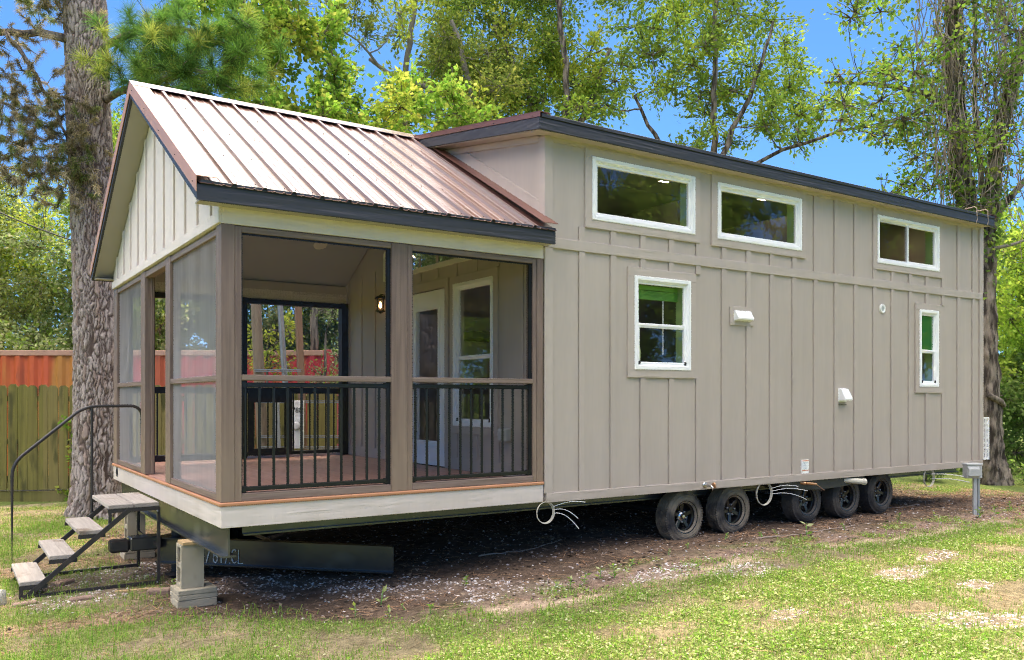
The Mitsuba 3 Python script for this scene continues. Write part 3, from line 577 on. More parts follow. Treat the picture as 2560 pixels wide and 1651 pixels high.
obj('mark', join([ey((0.05, -0.005), (0.0, 0.03), (-0.05, -0.005)), ey((0.035, -0.01), (-0.035, -0.01)), ey((0.03, -0.028), (-0.03, -0.028)), ey((0.0, 0.03), (0.0, -0.045))]), 'ink', em)
# porch ceiling lamps and back side of the porch
for x, y in ((-0.68, 4.10), (-2.3, 4.10)):
    zc = PE + slope * (YF - y) - 0.122
    R = rotx(math.atan(slope))
    v, f = lathe([(0.001, -0.012), (0.075, -0.012), (0.09, 0.0), (0.092, 0.006)], 24, 'z')
    obj('recessed_light', move((v, f), rotx(-math.atan(slope)), (x, y, zc)), 'almond_vinyl', home, smooth=30)
bs = obj('back_screen_wall', join([box(-3.0, -2.86, W - 0.12, W, 0.757, 2.90), box(-1.57, -1.45, W - 0.12, W, 0.757, 2.90), box(-0.115, -0.022, W - 0.13, W, 0.757, 2.90), box(-2.86, -1.57, W - 0.11, W, 2.83, 2.893), box(-1.45, -0.115, W - 0.11, W, 2.83, 2.893),
    box(-2.86, -1.57, W - 0.11, W, 1.62, 1.70), box(-1.45, -0.115, W - 0.11, W, 1.62, 1.70), box(-2.86, -1.57, W - 0.10, W, 0.757, 0.835), box(-1.45, -0.115, W - 0.10, W, 0.757, 0.835)]), 'black_frame', home, label='black framed screen wall at the far side of the porch')
for i in range(11):
    for s in (-2.8, -1.385):
        obj('baluster', box(s + 0.118 * i - 0.0085, s + 0.118 * i + 0.0085, W - 0.06, W - 0.043, 0.835, 1.62), 'black_metal', bs)
obj('gate_leaf', join([box(-1.45, -1.37, W - 0.17, W - 0.135, 0.80, 1.66), box(-0.93, -0.85, W - 0.17, W - 0.135, 0.79, 1.66), box(-1.37, -0.93, W - 0.17, W - 0.136, 1.50, 1.66), box(-1.37, -0.93, W - 0.17, W - 0.136, 0.79, 0.885)]), 'black_frame', bs)
obj('screen', sheet('N', -1.37, -0.93, 0.885, 1.50, -0.15), 'screen_mesh', bs)
obj('upper_wall', box(-3.0, -0.022, W - 0.075, W - 0.002, 2.905, 3.14), 'taupe_siding', home)
obj('track', box(-1.45, -0.13, W - 0.15, W - 0.12, 0.758, 0.79), 'galvanised', bs)

# things on the facade
vp = obj('range_vent', ring('S', 2.572, 2.962, 2.386, 2.602, 0.06, 0, 0.016), 'taupe_trim', home, label='white range vent hood in a taupe mounting plate')
obj('plate', wb('S', 2.63, 2.905, 0, 0.012, 2.43, 2.56), 'white_plastic', vp)
hood = sg.Polygon([(-0.012, 2.556), (-0.012, 2.438), (-0.075, 2.452), (-0.078, 2.470), (-0.03, 2.552)])
obj('hood', extrude(hood, 0.262, 'yz', 2.637), 'white_plastic', vp)
dvn = obj('dryer_vent', wb('S', 4.545, 4.715, 0, 0.012, 1.512, 1.682), 'white_plastic', home, label='small white dryer vent low on the facade')
obj('hood', extrude(sg.Polygon([(-0.012, 1.676), (-0.012, 1.53), (-0.105, 1.53), (-0.11, 1.552), (-0.045, 1.676)]), 0.15, 'yz', 4.555), 'white_plastic', dvn)
obj('lip', wb('S', 4.55, 4.71, 0.0, 0.02, 1.478, 1.484, 0.001), 'screw_steel', dvn)
rv = obj('round_vent', lathe([(0.001, -0.012), (0.036, -0.012), (0.04, -0.02), (0.056, -0.02), (0.060, -0.002)], 28, 'y', (5.493, 0, 2.741)), 'white_plastic', home, smooth=30, label='small white round vent cap')
obj('disc', lathe([(0.001, -0.0155), (0.030, -0.0155), (0.0305, -0.012)], 24, 'y', (5.493, 0, 2.741)), 'grey_box', rv)
lb = obj('warning_label', wb('S', 3.829, 3.962, 0.0, 0.0155, 0.644, 0.808, 0.001), 'white_plastic', home, label='small white warning sticker with orange stripes')
obj('stripe', wb('S', 3.832, 3.959, 0.0155, 0.017, 0.793, 0.804, 0), 'label_print', lb)
obj('stripe', wb('S', 3.832, 3.959, 0.0155, 0.017, 0.676, 0.686, 0), 'label_print', lb)
obj('print', join([wb('S', 3.84, 3.90 + 0.05 * ((i * 7) % 5) / 5, 0.0155, 0.0165, 0.695 + i * 0.0115, 0.699 + i * 0.0115, 0) for i in range(8)]), 'label_lines', lb)
tp = obj('garden_tap', lathe([(0.001, -0.045), (0.028, -0.04), (0.034, -0.03), (0.034, -0.022)], 18, 'y', (2.153, 0, 0.603)), 'chrome', home, smooth=30, label='brass and chrome garden tap on the bottom board')
obj('spout', tube([[2.153, -0.03, 0.603], [2.165, -0.10, 0.603], [2.17, -0.125, 0.58], [2.17, -0.125, 0.545]], [0.014, 0.016, 0.015, 0.013], 10), 'chrome', tp, smooth=40)
obj('handle', lathe([(0.001, -0.012), (0.030, -0.010), (0.034, 0.0), (0.030, 0.010), (0.001, 0.012)], 10, 'x', (2.215, -0.10, 0.60)), 'brass', tp)
obj('drain_pipe', join([tube([[4.72, 0.05, 0.515], [5.02, -0.06, 0.485]], 0.036, 16), tube([[4.99, -0.05, 0.488], [5.03, -0.064, 0.484]], 0.042, 16)]), 'cable_jacket', home, smooth=40, label='cream drain pipe between the last two tyres')
obj('water_inlet', join([tube([[3.86, 0.03, 0.53], [3.90, -0.02, 0.525]], 0.02, 10), tube([[3.90, -0.02, 0.525], [4.07, -0.04, 0.505]], 0.016, 10), tube([[4.07, -0.04, 0.505], [4.20, -0.06, 0.425]], 0.005, 6)]), 'brass', home, smooth=40)
# chassis
obj('belly', box(FX + 0.06, 7.96, 0.05, W - 0.05, 0.556, 0.60), 'belly_wrap', home)
def ibeam(p0, p1, h, w, t=0.014):
    p0, p1 = np.asarray(p0, float), np.asarray(p1, float)
    return join([beam(p0, p1, t, h), beam(p0 + [0, 0, h / 2 - t / 2], p1 + [0, 0, h / 2 - t / 2], w, t), beam(p0 - [0, 0, h / 2 - t / 2], p1 - [0, 0, h / 2 - t / 2], w, t)])
ch = obj('chassis_rail', ibeam((-2.80, 0.36, 0.50), (7.95, 0.36, 0.50), 0.12, 0.09), 'chassis_steel', home)
obj('chassis_rail', ibeam((-2.80, W - 0.36, 0.50), (7.95, W - 0.36, 0.50), 0.12, 0.09), 'chassis_steel', home)
obj('front_beam', ibeam((-2.975, 0.10, 0.44), (-2.975, W - 0.10, 0.44), 0.25, 0.11), 'chassis_steel', home, label='black steel cross beam under the porch front')
for x in (-1.6, -0.4, 0.8, 1.3, 3.3, 6.6, 7.4): obj('cross_member', ibeam((x, 0.36, 0.51), (x, W - 0.36, 0.51), 0.08, 0.06), 'chassis_steel', home)
def wheel(x, r, yf, hub, tilt=0.0):
    w = obj('wheel', lathe([(0.155, 0.02), (0.175, 0.0), (0.20, -0.006), (0.235, -0.002), (0.258, 0.012), (0.272, 0.03), (0.280, 0.05), (0.280, 0.17), (0.272, 0.19), (0.24, 0.215), (0.16, 0.205)], 56, 'y', (x, yf, r)), 'tyre_rubber', home, smooth=40)
    tr_ = []
    for k in range(5):
        yy = yf + 0.048 + k * 0.028
        tr_.append(lathe([(0.2795, yy), (0.2855, yy + 0.002), (0.2855, yy + 0.020), (0.2795, yy + 0.022)], 56, 'y', (x, 0, r)))
    obj('tread', join(tr_), 'tyre_rubber', w)
    blocks = []
    for k in range(60):
        a_ = k * 2 * math.pi / 60
        m = box(0.262, 0.284, -0.008, 0.008, 0.020, 0.052)
        v = np.stack([m[0][:, 0] * math.cos(a_) - m[0][:, 1] * math.sin(a_), m[0][:, 2], m[0][:, 0] * math.sin(a_) + m[0][:, 1] * math.cos(a_)], 1)
        blocks.append((v + [x, yf, r], m[1]))
    obj('shoulder_blocks', join(blocks), 'tyre_rubber', w, kind='stuff')
    rim = obj('rim', lathe([(0.186, 0.006), (0.182, -0.004), (0.174, -0.002), (0.165, 0.03), (0.158, 0.05), (0.146, 0.055), (0.140, 0.11), (0.130, 0.12), (0.001, 0.12)], 48, 'y', (x, yf, r)), 'rim_black', w, smooth=35)
    obj('lug_nuts', join([lathe([(0.001, 0.052), (0.009, 0.054), (0.011, 0.06), (0.011, 0.08)], 6, 'y', (x + 0.062 * math.cos(k * 1.2566 + tilt + 0.63), yf, r + 0.062 * math.sin(k * 1.2566 + tilt + 0.63))) for k in range(5)]), 'galvanised', w, kind='stuff')
    obj('sidewall_rings', join([lathe([(rr_ - 0.003, -0.004 + o_), (rr_, -0.0085 + o_), (rr_ + 0.003, -0.004 + o_)], 56, 'y', (x, yf, r)) for rr_, o_ in ((0.193, 0.0), (0.222, 0.0), (0.246, 0.008))]), 'tyre_rubber', w, kind='stuff')
    for k in range(5):
        a_ = k * 2 * math.pi / 5 + tilt
        d = np.array([math.cos(a_), 0, math.sin(a_)])
        obj('spoke', beam(np.array([x, yf + 0.085, r]) + d * 0.03, np.array([x, yf + 0.07, r]) + d * 0.148, 0.030, 0.05, up=np.cross(d, [0, 1, 0]), bev=0.008), 'rim_black', w)
    obj('hub', lathe([(0.001, 0.03), (0.02, 0.032), (0.026, 0.045), (0.03, 0.06), (0.05, 0.07), (0.052, 0.10)] if hub else [(0.001, 0.058), (0.03, 0.06), (0.04, 0.075), (0.045, 0.10)], 20, 'y', (x, yf, r)), 'chrome' if hub else 'rim_black', w, smooth=30)
    return w
for i, (x, z) in enumerate(((2.0, 0.245), (2.785, 0.262), (4.115, 0.285), (4.915, 0.285), (5.665, 0.295))): wheel(x, z, 0.11, i == 0, 0.3 + i * 0.5)
for i, x in enumerate((2.0, 2.785, 4.115, 4.915, 5.665)):
    obj('axle', tube([[x, 0.25, 0.28], [x, W - 0.25, 0.28]], 0.035, 10), 'chassis_steel', home)
    obj('far_tyre', lathe([(0.155, -0.02), (0.235, 0.002), (0.28, -0.05), (0.28, -0.17), (0.24, -0.215), (0.16, -0.205)], 32, 'y', (x, W - 0.11, 0.28)), 'tyre_rubber', home, smooth=40)
a = np.linspace(0, math.pi, 15)
hold = sg.Polygon([(3.45 + 0.85 + 0.85 * math.cos(t), 0.555 - 0.125 * math.sin(t) ** 0.7) for t in a])
obj('holding_tank', extrude(hold, 0.9, 'xz', 0.02), 'belly_wrap', home, label='black sagging tank cover above the middle tyre')
# cooling unit on the right end wall
cu = obj('cooling_unit', box(8.06, 8.36, 0.14, 0.94, 0.62, 1.27, 0.01), 'white_plastic', home)
obj('bracket', join([box(8.0, 8.40, 0.2, 0.24, 0.585, 0.618), box(8.0, 8.40, 0.84, 0.88, 0.585, 0.618)]), 'galvanised', cu)
obj('guard', join([box(8.36, 8.44, 0.125, 0.135, 0.64 + i * 0.075, 0.652 + i * 0.075) for i in range(9)] + [box(8.06, 8.44, 0.118, 0.13, z, z + 0.02) for z in (0.625, 1.25)] + [box(8.425, 8.445, 0.116, 0.136, 0.625, 1.27), box(8.36, 8.375, 0.116, 0.136, 0.625, 1.27)]), 'white_plastic', cu)
obj('guard', join([box(8.44, 8.452, 0.13, 0.95, 0.64 + i * 0.075, 0.66 + i * 0.075) for i in range(9)]), 'white_plastic', cu)
# lit ceiling lamps seen through the upper windows
for x, y in ((2.86, 1.35), (4.66, 1.28), (7.2, 0.97)):
    zc = 4.215 + mslope * (y - YE) - 0.124
    lamp = obj('ceiling_lamp', move(lathe([(0.085, 0.0), (0.083, -0.010), (0.066, -0.012)], 24, 'z'), rotx(math.atan(mslope)), (x, y, zc)), 'white_plastic', home)
    key = obj('diffuser', move(lathe([(0.066, -0.011), (0.0, -0.011)], 24, 'z'), rotx(math.atan(mslope)), (x, y, zc)), 'white_plastic', lamp)
    v, f, *_ = meshkit.WRITTEN[scene[key]['filename']]
    nrm = np.cross(v[f[:, 1]] - v[f[:, 0]], v[f[:, 2]] - v[f[:, 0]]).sum(0)
    if nrm[2] > 0: scene[key]['flip_normals'] = True
    scene[key]['emitter'] = {'type': 'area', 'radiance': rgb((7.0, 5.6, 3.8))}
# ------------------------------------------------------------------ the ground
rng = np.random.default_rng(11)
def gz(x, y):
    x, y = np.asarray(x, float), np.asarray(y, float)
    h = -0.245 * sstep(1.7, -2.9, x) * (1 - 0.25 * sstep(-1.0, -4.5, y))
    P = np.stack([x, y, x * 0], -1)
    return h + 0.05 * (meshkit.fbm(P * 0.55, 3, 2) - 0.5) * sstep(0.3, 1.2, np.abs(y - 2.4) - 1.9) + 0.018 * (meshkit.fbm(P * 3.1, 3, 4) - 0.5)
def blob(x, y, cx, cy, rx, ry, a=0.0, k=0.95):
    """1 inside an uneven patch, 0 outside"""
    c, s = math.cos(a), math.sin(a); u, v = (x - cx) * c + (y - cy) * s, -(x - cx) * s + (y - cy) * c
    n = meshkit.fbm(np.stack([x * 3.4, y * 3.4, x * 0 + cx], -1), 3, 7) - 0.5
    return sstep(1.30, 0.55, np.sqrt((u / rx) ** 2 + (v / ry) ** 2) + n * k * 2)
GRAVEL = [(-0.75, -0.38, 0.62, 0.34, -0.1), (-1.5, 0.55, 0.9, 0.32, -0.6), (-2.3, 1.45, 0.7, 0.42, -0.8), (0.62, -0.93, 0.42, 0.16, 0.1), (1.28, -1.40, 0.42, 0.2, 0.0), (2.35, -2.30, 0.42, 0.16, 0.2),
          (1.15, -3.45, 0.5, 0.22, -0.5), (2.3, -2.9, 0.3, 0.12, 0.2), (-3.3, 2.9, 0.6, 0.4, 0.2), (-3.8, 2.0, 0.4, 0.6, 0.1), (0.2, -0.62, 0.5, 0.12, 0.0), (0.4, -2.5, 0.2, 0.1, 0.3), (3.3, -2.0, 0.35, 0.1, 0.2)]
def zones(x, y):
    """gravel, bare (dark soil under and around the home), sand streaks, grass density"""
    P = np.stack([x, y, x * 0], -1)
    n1, n2, n3 = meshkit.fbm(P * 0.9, 3, 21), meshkit.fbm(P * 2.3, 4, 22), meshkit.fbm(P * 6.5, 3, 23)
    g = np.zeros_like(x)
    for q in GRAVEL: g = np.maximum(g, blob(x, y, *q))
    edge = np.interp(x, [-4.5, -3.4, -2.7, -1.7, -0.4, 0.6, 2.4, 4.5, 6.5, 9, 12], [1.2, 0.7, 0.30, -0.72, -1.02, -1.08, -0.98, -1.08, -1.12, -1.2, -1.2])
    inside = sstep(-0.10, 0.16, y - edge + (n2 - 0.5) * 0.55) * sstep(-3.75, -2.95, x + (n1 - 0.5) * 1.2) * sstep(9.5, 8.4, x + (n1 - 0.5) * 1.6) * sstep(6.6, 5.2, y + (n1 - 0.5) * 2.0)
    sand = np.exp(-((y - edge + 0.05 + (n2 - 0.5) * 0.25) / 0.11) ** 2) * sstep(0.42, 0.6, n1) * (x > -1.2)
    path = blob(x, y, -3.75, 0.9, 0.75, 0.22, 0.0) * 0.9 + blob(x, y, -3.8, 3.7, 1.0, 0.35, 0.15) * 0.7 + blob(x, y, -2.2, 5.9, 1.1, 0.5, 0.3) * 0.6 + blob(x, y, 7.6, -1.0, 1.2, 0.35, 0.2) * 0.8 + blob(x, y, 9.2, 0.4, 1.6, 0.8, 0.2) * 0.75
    grass = np.clip((1 - inside * (1 - 0.5 * sstep(0.50, 0.62, n2) * sstep(-0.45, -0.7, y))) * (1 - 0.6 * g) * (1 - np.clip(path, 0, 1)) * (1 - 0.8 * sand), 0, 1) * sstep(0.30, 0.52, n2 * 0.6 + n3 * 0.4)
    return g, inside, np.clip(sand, 0, 1), np.clip(path, 0, 1), grass, n1, n2, n3
def axis(lo, hi, step, far):
    core = np.arange(lo, hi, step); out, d, s = [], far, []
    t = step
    left, right = [], []
    p = lo
    while p > -far: t *= 1.35; p -= t; left.append(p)
    t, p = step, core[-1]
    while p < far: t *= 1.35; p += t; right.append(p)
    return np.array(left[::-1] + list(core) + right)
gx, gy = axis(-5.6, 9.6, 0.036, 260.0), axis(-4.6, 9.4, 0.036, 260.0)
X, Y = np.meshgrid(gx, gy, indexing='ij')
Z = gz(X, Y)
near = (X > -6) & (X < 10) & (Y > -5) & (Y < 10)
g, inside, sand, path, grass, n1, n2, n3 = zones(X, Y)
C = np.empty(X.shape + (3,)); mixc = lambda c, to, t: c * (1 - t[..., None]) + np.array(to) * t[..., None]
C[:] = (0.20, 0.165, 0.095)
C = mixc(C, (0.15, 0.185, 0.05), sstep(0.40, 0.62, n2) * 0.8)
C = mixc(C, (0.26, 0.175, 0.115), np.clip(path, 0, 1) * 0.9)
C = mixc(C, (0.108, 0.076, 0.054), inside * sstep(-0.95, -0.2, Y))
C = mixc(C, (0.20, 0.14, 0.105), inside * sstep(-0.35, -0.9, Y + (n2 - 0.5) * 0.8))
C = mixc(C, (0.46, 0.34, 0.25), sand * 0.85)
C = mixc(C, (0.20, 0.15, 0.115), g * 0.6)
C *= (0.60 + 0.80 * n3)[..., None] * (0.78 + 0.44 * np.random.default_rng(2).random(X.shape))[..., None]
far = ~near
C[far] = np.array((0.10, 0.13, 0.035)) * (0.7 + 0.6 * n2[far])[:, None]
Z = Z + np.where(near, g * 0.012 * n3 - 0.015 * inside * (n3 - 0.5), 0)
ni, nj = X.shape; i, j = np.meshgrid(np.arange(ni - 1), np.arange(nj - 1), indexing='ij')
q = np.stack([i * nj + j, (i + 1) * nj + j, (i + 1) * nj + j + 1, i * nj + j + 1], -1).reshape(-1, 4)
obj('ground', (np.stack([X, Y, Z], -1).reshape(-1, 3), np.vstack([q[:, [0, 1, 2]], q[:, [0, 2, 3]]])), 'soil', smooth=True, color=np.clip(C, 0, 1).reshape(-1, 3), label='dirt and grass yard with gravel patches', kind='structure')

def in_view(x, y, margin=0.35):
    """where the ground of this yard is seen at all; the rest gets fewer blades"""
    d = (x - CAM[0]) * FWD[0] + (y - CAM[1]) * FWD[1]; r = (x - CAM[0]) * RGT[0] + (y - CAM[1]) * RGT[1]
    return (d > 4.2) & (np.abs(r) < d * 0.6 + margin)
def scatter(n, box_, seed):
    r = np.random.default_rng(seed)
    p = np.stack([r.uniform(box_[0], box_[1], n), r.uniform(box_[2], box_[3], n)], 1)
    return p[in_view(p[:, 0], p[:, 1])], r
def keep_by(p, r, w): k = r.random(len(p)) < w; return p[k]
def blades(P, r, length, width, lean, cols, name, label):
    """curved grass blades, each of three triangles"""
    n = len(P); a = r.uniform(0, 2 * np.pi, n); L = length[0] + (length[1] - length[0]) * r.random(n) ** 1.6
    d = np.stack([np.cos(a), np.sin(a), a * 0], 1); s = np.stack([-np.sin(a), np.cos(a), a * 0], 1) * (width * (0.7 + 0.6 * r.random(n)))[:, None]
    ln = lean[0] + (lean[1] - lean[0]) * r.random(n)
    b = np.column_stack([P, gz(P[:, 0], P[:, 1]) - 0.004])
    m = b + d * (L * 0.35 * ln)[:, None] + np.array([0, 0, 1]) * (L * 0.6)[:, None]
    t = b + d * (L * (0.45 + 0.6 * ln) * ln * 1.4)[:, None] + np.array([0, 0, 1]) * (L * np.clip(1.05 - 0.75 * ln, 0.15, 1))[:, None]
    V = np.stack([b - s / 2, b + s / 2, m - s * 0.42, m + s * 0.42, t], 1).reshape(-1, 3)
    k = np.arange(n)[:, None] * 5
    F = np.vstack([k + [0, 1, 3], k + [0, 3, 2], k + [2, 3, 4]])
    c = np.asarray(cols); w = r.random((n, 1)); pick = c[r.integers(0, len(c), n)]; c2 = c[r.integers(0, len(c), n)]
    col = (pick * w + c2 * (1 - w)) * (0.75 + 0.5 * r.random((n, 1)))
    return obj(name, (V, F), 'blade', color=np.repeat(np.clip(col, 0, 1), 5, 0), label=label, kind='stuff')
GREENS = [(0.22, 0.42, 0.05), (0.30, 0.46, 0.07), (0.16, 0.34, 0.045), (0.40, 0.47, 0.11), (0.26, 0.42, 0.08)]
PALE = [(0.42, 0.48, 0.18), (0.50, 0.53, 0.25), (0.36, 0.44, 0.14), (0.56, 0.56, 0.32)]
STRAW = [(0.40, 0.31, 0.15), (0.46, 0.38, 0.22), (0.33, 0.22, 0.11)]
p, r = scatter(900000, (-5.6, 10, -4.6, 9.4), 31)
z = zones(p[:, 0], p[:, 1]); dist = np.hypot(p[:, 0] - CAM[0], p[:, 1] - CAM[1])
lush = sstep(0.40, 0.60, z[5]) * 0.5 + 0.5
k = r.random(len(p)) < z[4] * lush * np.clip(9.0 / dist, 0.25, 1.0) * 0.95
p1 = p[k]
hidden = lambda P: (P[:, 0] > -2.6) & (P[:, 0] < 8.0) & (P[:, 1] > 1.0) & (P[:, 1] < 5.0)
p1 = p1[~hidden(p1)]
blades(p1, r, (0.02, 0.075), 0.0046, (0.15, 0.8), GREENS + [(0.36, 0.36, 0.12)], 'grass', 'short bright green lawn grass')
p, r = scatter(90000, (-5.6, 10, -4.6, 9.4), 32)
z = zones(p[:, 0], p[:, 1])
near_base = blob(p[:, 0], p[:, 1], -4.1, 1.1, 0.5, 0.3, 0.2, 0.4) * 0.5 + blob(p[:, 0], p[:, 1], -3.45, 2.35, 0.5, 0.3, 0.2, 0.5) * 0.25 + blob(p[:, 0], p[:, 1], -2.75, 0.25, 0.6, 0.35, -0.9, 0.4) + blob(p[:, 0], p[:, 1], -3.4, 0.45, 0.7, 0.22, -0.3, 0.4) * 0.6
k = r.random(len(p)) < np.clip(z[4] * (sstep(0.50, 0.66, z[6]) * 0.5 + 0.35 * sstep(0.2, -2.0, p[:, 0] + p[:, 1] * 0.4)) + near_base * 0.95, 0, 1)
blades(p[k], r, (0.05, 0.14), 0.0055, (0.25, 1.0), GREENS, 'tall_grass', 'longer tufts of green grass in the lawn')
# dead straw and short dry grass between the green
p, r = scatter(330000, (-5.6, 10, -4.6, 9.4), 37)
z = zones(p[:, 0], p[:, 1]); dist = np.hypot(p[:, 0] - CAM[0], p[:, 1] - CAM[1])
k = r.random(len(p)) < np.clip((1 - z[1]) * 0.24 + z[3] * 0.15, 0, 1) * np.clip(9.0 / dist, 0.25, 1.0); p = p[k]; p = p[~hidden(p)]
blades(p, r, (0.015, 0.06), 0.0036, (0.7, 1.25), STRAW + [(0.30, 0.33, 0.10)], 'dry_grass', 'dry straw coloured grass between the green')
# small round clover leaves lying over the lawn
p, r = scatter(520000, (-5.6, 10, -4.6, 9.4), 33)
z = zones(p[:, 0], p[:, 1]); dist = np.hypot(p[:, 0] - CAM[0], p[:, 1] - CAM[1])
k = r.random(len(p)) < z[4] * (0.25 + 0.75 * sstep(0.46, 0.60, z[6])) * sstep(-3.5, 0.5, p[:, 0] - p[:, 1] * 0.5) * np.clip(10.0 / dist, 0.3, 1.0)
p = p[k]; p = p[~hidden(p)]; n = len(p)
a = r.uniform(0, 2 * np.pi, n); sz = 0.006 + 0.009 * r.random(n)
c0 = np.column_stack([p, gz(p[:, 0], p[:, 1]) + 0.006 + 0.03 * r.random(n) ** 2])
u = np.stack([np.cos(a), np.sin(a), r.normal(0, 0.35, n)], 1) * sz[:, None]; w = np.stack([-np.sin(a), np.cos(a), r.normal(0, 0.35, n)], 1) * (sz * 0.8)[:, None]
V = np.stack([c0 - u, c0 - w, c0 + u, c0 + w], 1).reshape(-1, 3); kk = np.arange(n)[:, None] * 4
c = np.array(PALE + GREENS[:2]); col = c[r.integers(0, len(c), n)] * (0.8 + 0.45 * r.random((n, 1)))
obj('clover', (V, np.vstack([kk + [0, 1, 2], kk + [0, 2, 3]])), 'blade', color=np.repeat(np.clip(col, 0, 1), 4, 0), label='pale green clover spread over the lawn', kind='stuff')
# fallen pine needles and straw
p, r = scatter(160000, (-5.6, 10, -4.6, 9.4), 34)
z = zones(p[:, 0], p[:, 1])
k = r.random(len(p)) < np.clip(0.10 + 0.75 * z[3] + 0.35 * z[1] * (z[6] > 0.5) - 0.2 * z[0], 0, 1) * 0.55
p = p[k]; n = len(p); a = r.uniform(0, 2 * np.pi, n); L = 0.03 + 0.07 * r.random(n); c0 = np.column_stack([p, gz(p[:, 0], p[:, 1]) + 0.004 + 0.008 * r.random(n)])
d = np.stack([np.cos(a), np.sin(a), r.normal(0, 0.12, n)], 1) * L[:, None]; s = np.stack([-np.sin(a), np.cos(a), a * 0 + 0.5], 1) * 0.0018
V = np.stack([c0 - d - s, c0 - d + s, c0 + d + s, c0 + d - s], 1).reshape(-1, 3); kk = np.arange(n)[:, None] * 4
c = np.array([(0.36, 0.20, 0.11), (0.28, 0.16, 0.09), (0.44, 0.28, 0.16), (0.22, 0.14, 0.09)]); col = c[r.integers(0, 4, n)] * (0.7 + 0.6 * r.random((n, 1)))
obj('needle_litter', (V, np.vstack([kk + [0, 1, 2], kk + [0, 2, 3]])), 'painted', color=np.repeat(np.clip(col, 0, 1), 4, 0), label='brown pine needles scattered over the bare ground', kind='stuff')
# gravel
p, r = scatter(330000, (-5.0, 9, -4.6, 6.0), 35)
z = zones(p[:, 0], p[:, 1])
k = r.random(len(p)) < np.clip(z[0] * np.where((p[:, 1] > -0.75) | (p[:, 0] < -0.6), 0.42, 1.0) * (0.35 + 1.1 * sstep(0.40, 0.62, z[7])) + 0.025 * z[1], 0, 1)
p = p[k]; n = len(p)
octa = np.array([[1, 0, 0], [0, 1, 0], [-1, 0, 0], [0, -1, 0], [0, 0, 1], [0, 0, -1], [0.62, 0.62, 0.45], [-0.62, -0.62, 0.45], [-0.62, 0.62, 0.45], [0.62, -0.62, 0.45]], float)
hull = trimesh.Trimesh(octa).convex_hull; ov, of = np.array(hull.vertices), np.array(hull.faces)
sz = 0.006 + 0.011 * r.random(n) ** 1.8; ang = r.uniform(0, 2 * np.pi, n)
sh = 1 + 0.28 * r.normal(0, 1, (n, len(ov), 1)).clip(-1.4, 1.4)
V = ov[None] * sh * np.stack([sz, sz * (0.65 + 0.3 * r.random(n)), sz * (0.45 + 0.3 * r.random(n))], 1)[:, None]
ca, sa = np.cos(ang)[:, None], np.sin(ang)[:, None]
V = np.stack([V[..., 0] * ca - V[..., 1] * sa, V[..., 0] * sa + V[..., 1] * ca, V[..., 2]], -1) + np.column_stack([p, gz(p[:, 0], p[:, 1]) + sz * 0.3])[:, None]
c = np.array([(0.70, 0.64, 0.58), (0.56, 0.48, 0.43), (0.80, 0.76, 0.72), (0.46, 0.36, 0.31), (0.62, 0.52, 0.46), (0.36, 0.31, 0.29)]); col = c[r.integers(0, 6, n)] * (0.75 + 0.4 * r.random((n, 1)))
obj('gravel', (V.reshape(-1, 3), (of[None] + (np.arange(n) * len(ov))[:, None, None]).reshape(-1, 3)), 'painted', color=np.repeat(np.clip(col, 0, 1), len(ov), 0), label='pale gravel lying in patches along the home', kind='stuff')
print('tris so far', len(p1), n)
# bits of bark, leaf and twig on the dirt
p, r = scatter(26000, (-4.5, 9.5, -1.6, 6.5), 36)
z = zones(p[:, 0], p[:, 1]); p = keep_by(p, r, np.clip(z[1] + 0.6 * z[3], 0, 1) * 0.8); n = len(p)
a = r.uniform(0, 2 * np.pi, n); L = 0.008 + 0.03 * r.random(n) ** 2; wd = L * (0.15 + 0.5 * r.random(n))
c0 = np.column_stack([p, gz(p[:, 0], p[:, 1]) + 0.006 + 0.006 * r.random(n)])
d = np.stack([np.cos(a), np.sin(a), r.normal(0, 0.25, n)], 1) * L[:, None]; s = np.stack([-np.sin(a), np.cos(a), r.normal(0, 0.3, n)], 1) * wd[:, None]
V = np.stack([c0 - d, c0 - s, c0 + d, c0 + s], 1).reshape(-1, 3); kk = np.arange(n)[:, None] * 4
c = np.array([(0.10, 0.075, 0.055), (0.20, 0.14, 0.10), (0.30, 0.22, 0.15), (0.14, 0.10, 0.07), (0.05, 0.04, 0.03)]); col = c[r.integers(0, 5, n)] * (0.7 + 0.6 * r.random((n, 1)))
obj('bark_litter', (V, np.vstack([kk + [0, 1, 2], kk + [0, 2, 3]])), 'painted', color=np.repeat(np.clip(col, 0, 1), 4, 0), label='bark chips and dead leaves on the soil', kind='stuff')
def on(x, y, dz=0.0): return np.array([x, y, float(gz(x, y)) + dz])
def ground_line(pts, dz):
    return np.array([on(x, y, dz) for x, y in pts])
for pts, rad, lab in (([(2.6, -0.35), (3.2, -0.42), (3.8, -0.33), (4.4, -0.36)], 0.009, 'pale curved twig on the dirt below the middle tyres'), ([(-0.2, 0.9), (0.3, 0.75), (0.9, 0.9)], 0.008, 'thin twig in the shade under the home'),
                      ([(5.9, 0.5), (6.5, 0.35), (7.0, 0.4)], 0.012, 'dead stick under the right end of the home'), ([(7.3, -1.0), (7.9, -0.8), (8.4, -0.85)], 0.011, 'dead stick on the dirt right of the metal post')):
    P = ground_line(pts, 0.012)
    t = np.linspace(0, 1, 14); Q = np.stack([np.interp(t, np.linspace(0, 1, len(P)), P[:, c]) for c in range(3)], 1) + np.random.default_rng(5).normal(0, 0.006, (14, 3))
    k = thing('twig', lab, 'twig'); scene[k] = mikit.ply(tube(Q, np.linspace(rad, rad * 0.4, 14), 6), 'dry_vine', smooth=True)
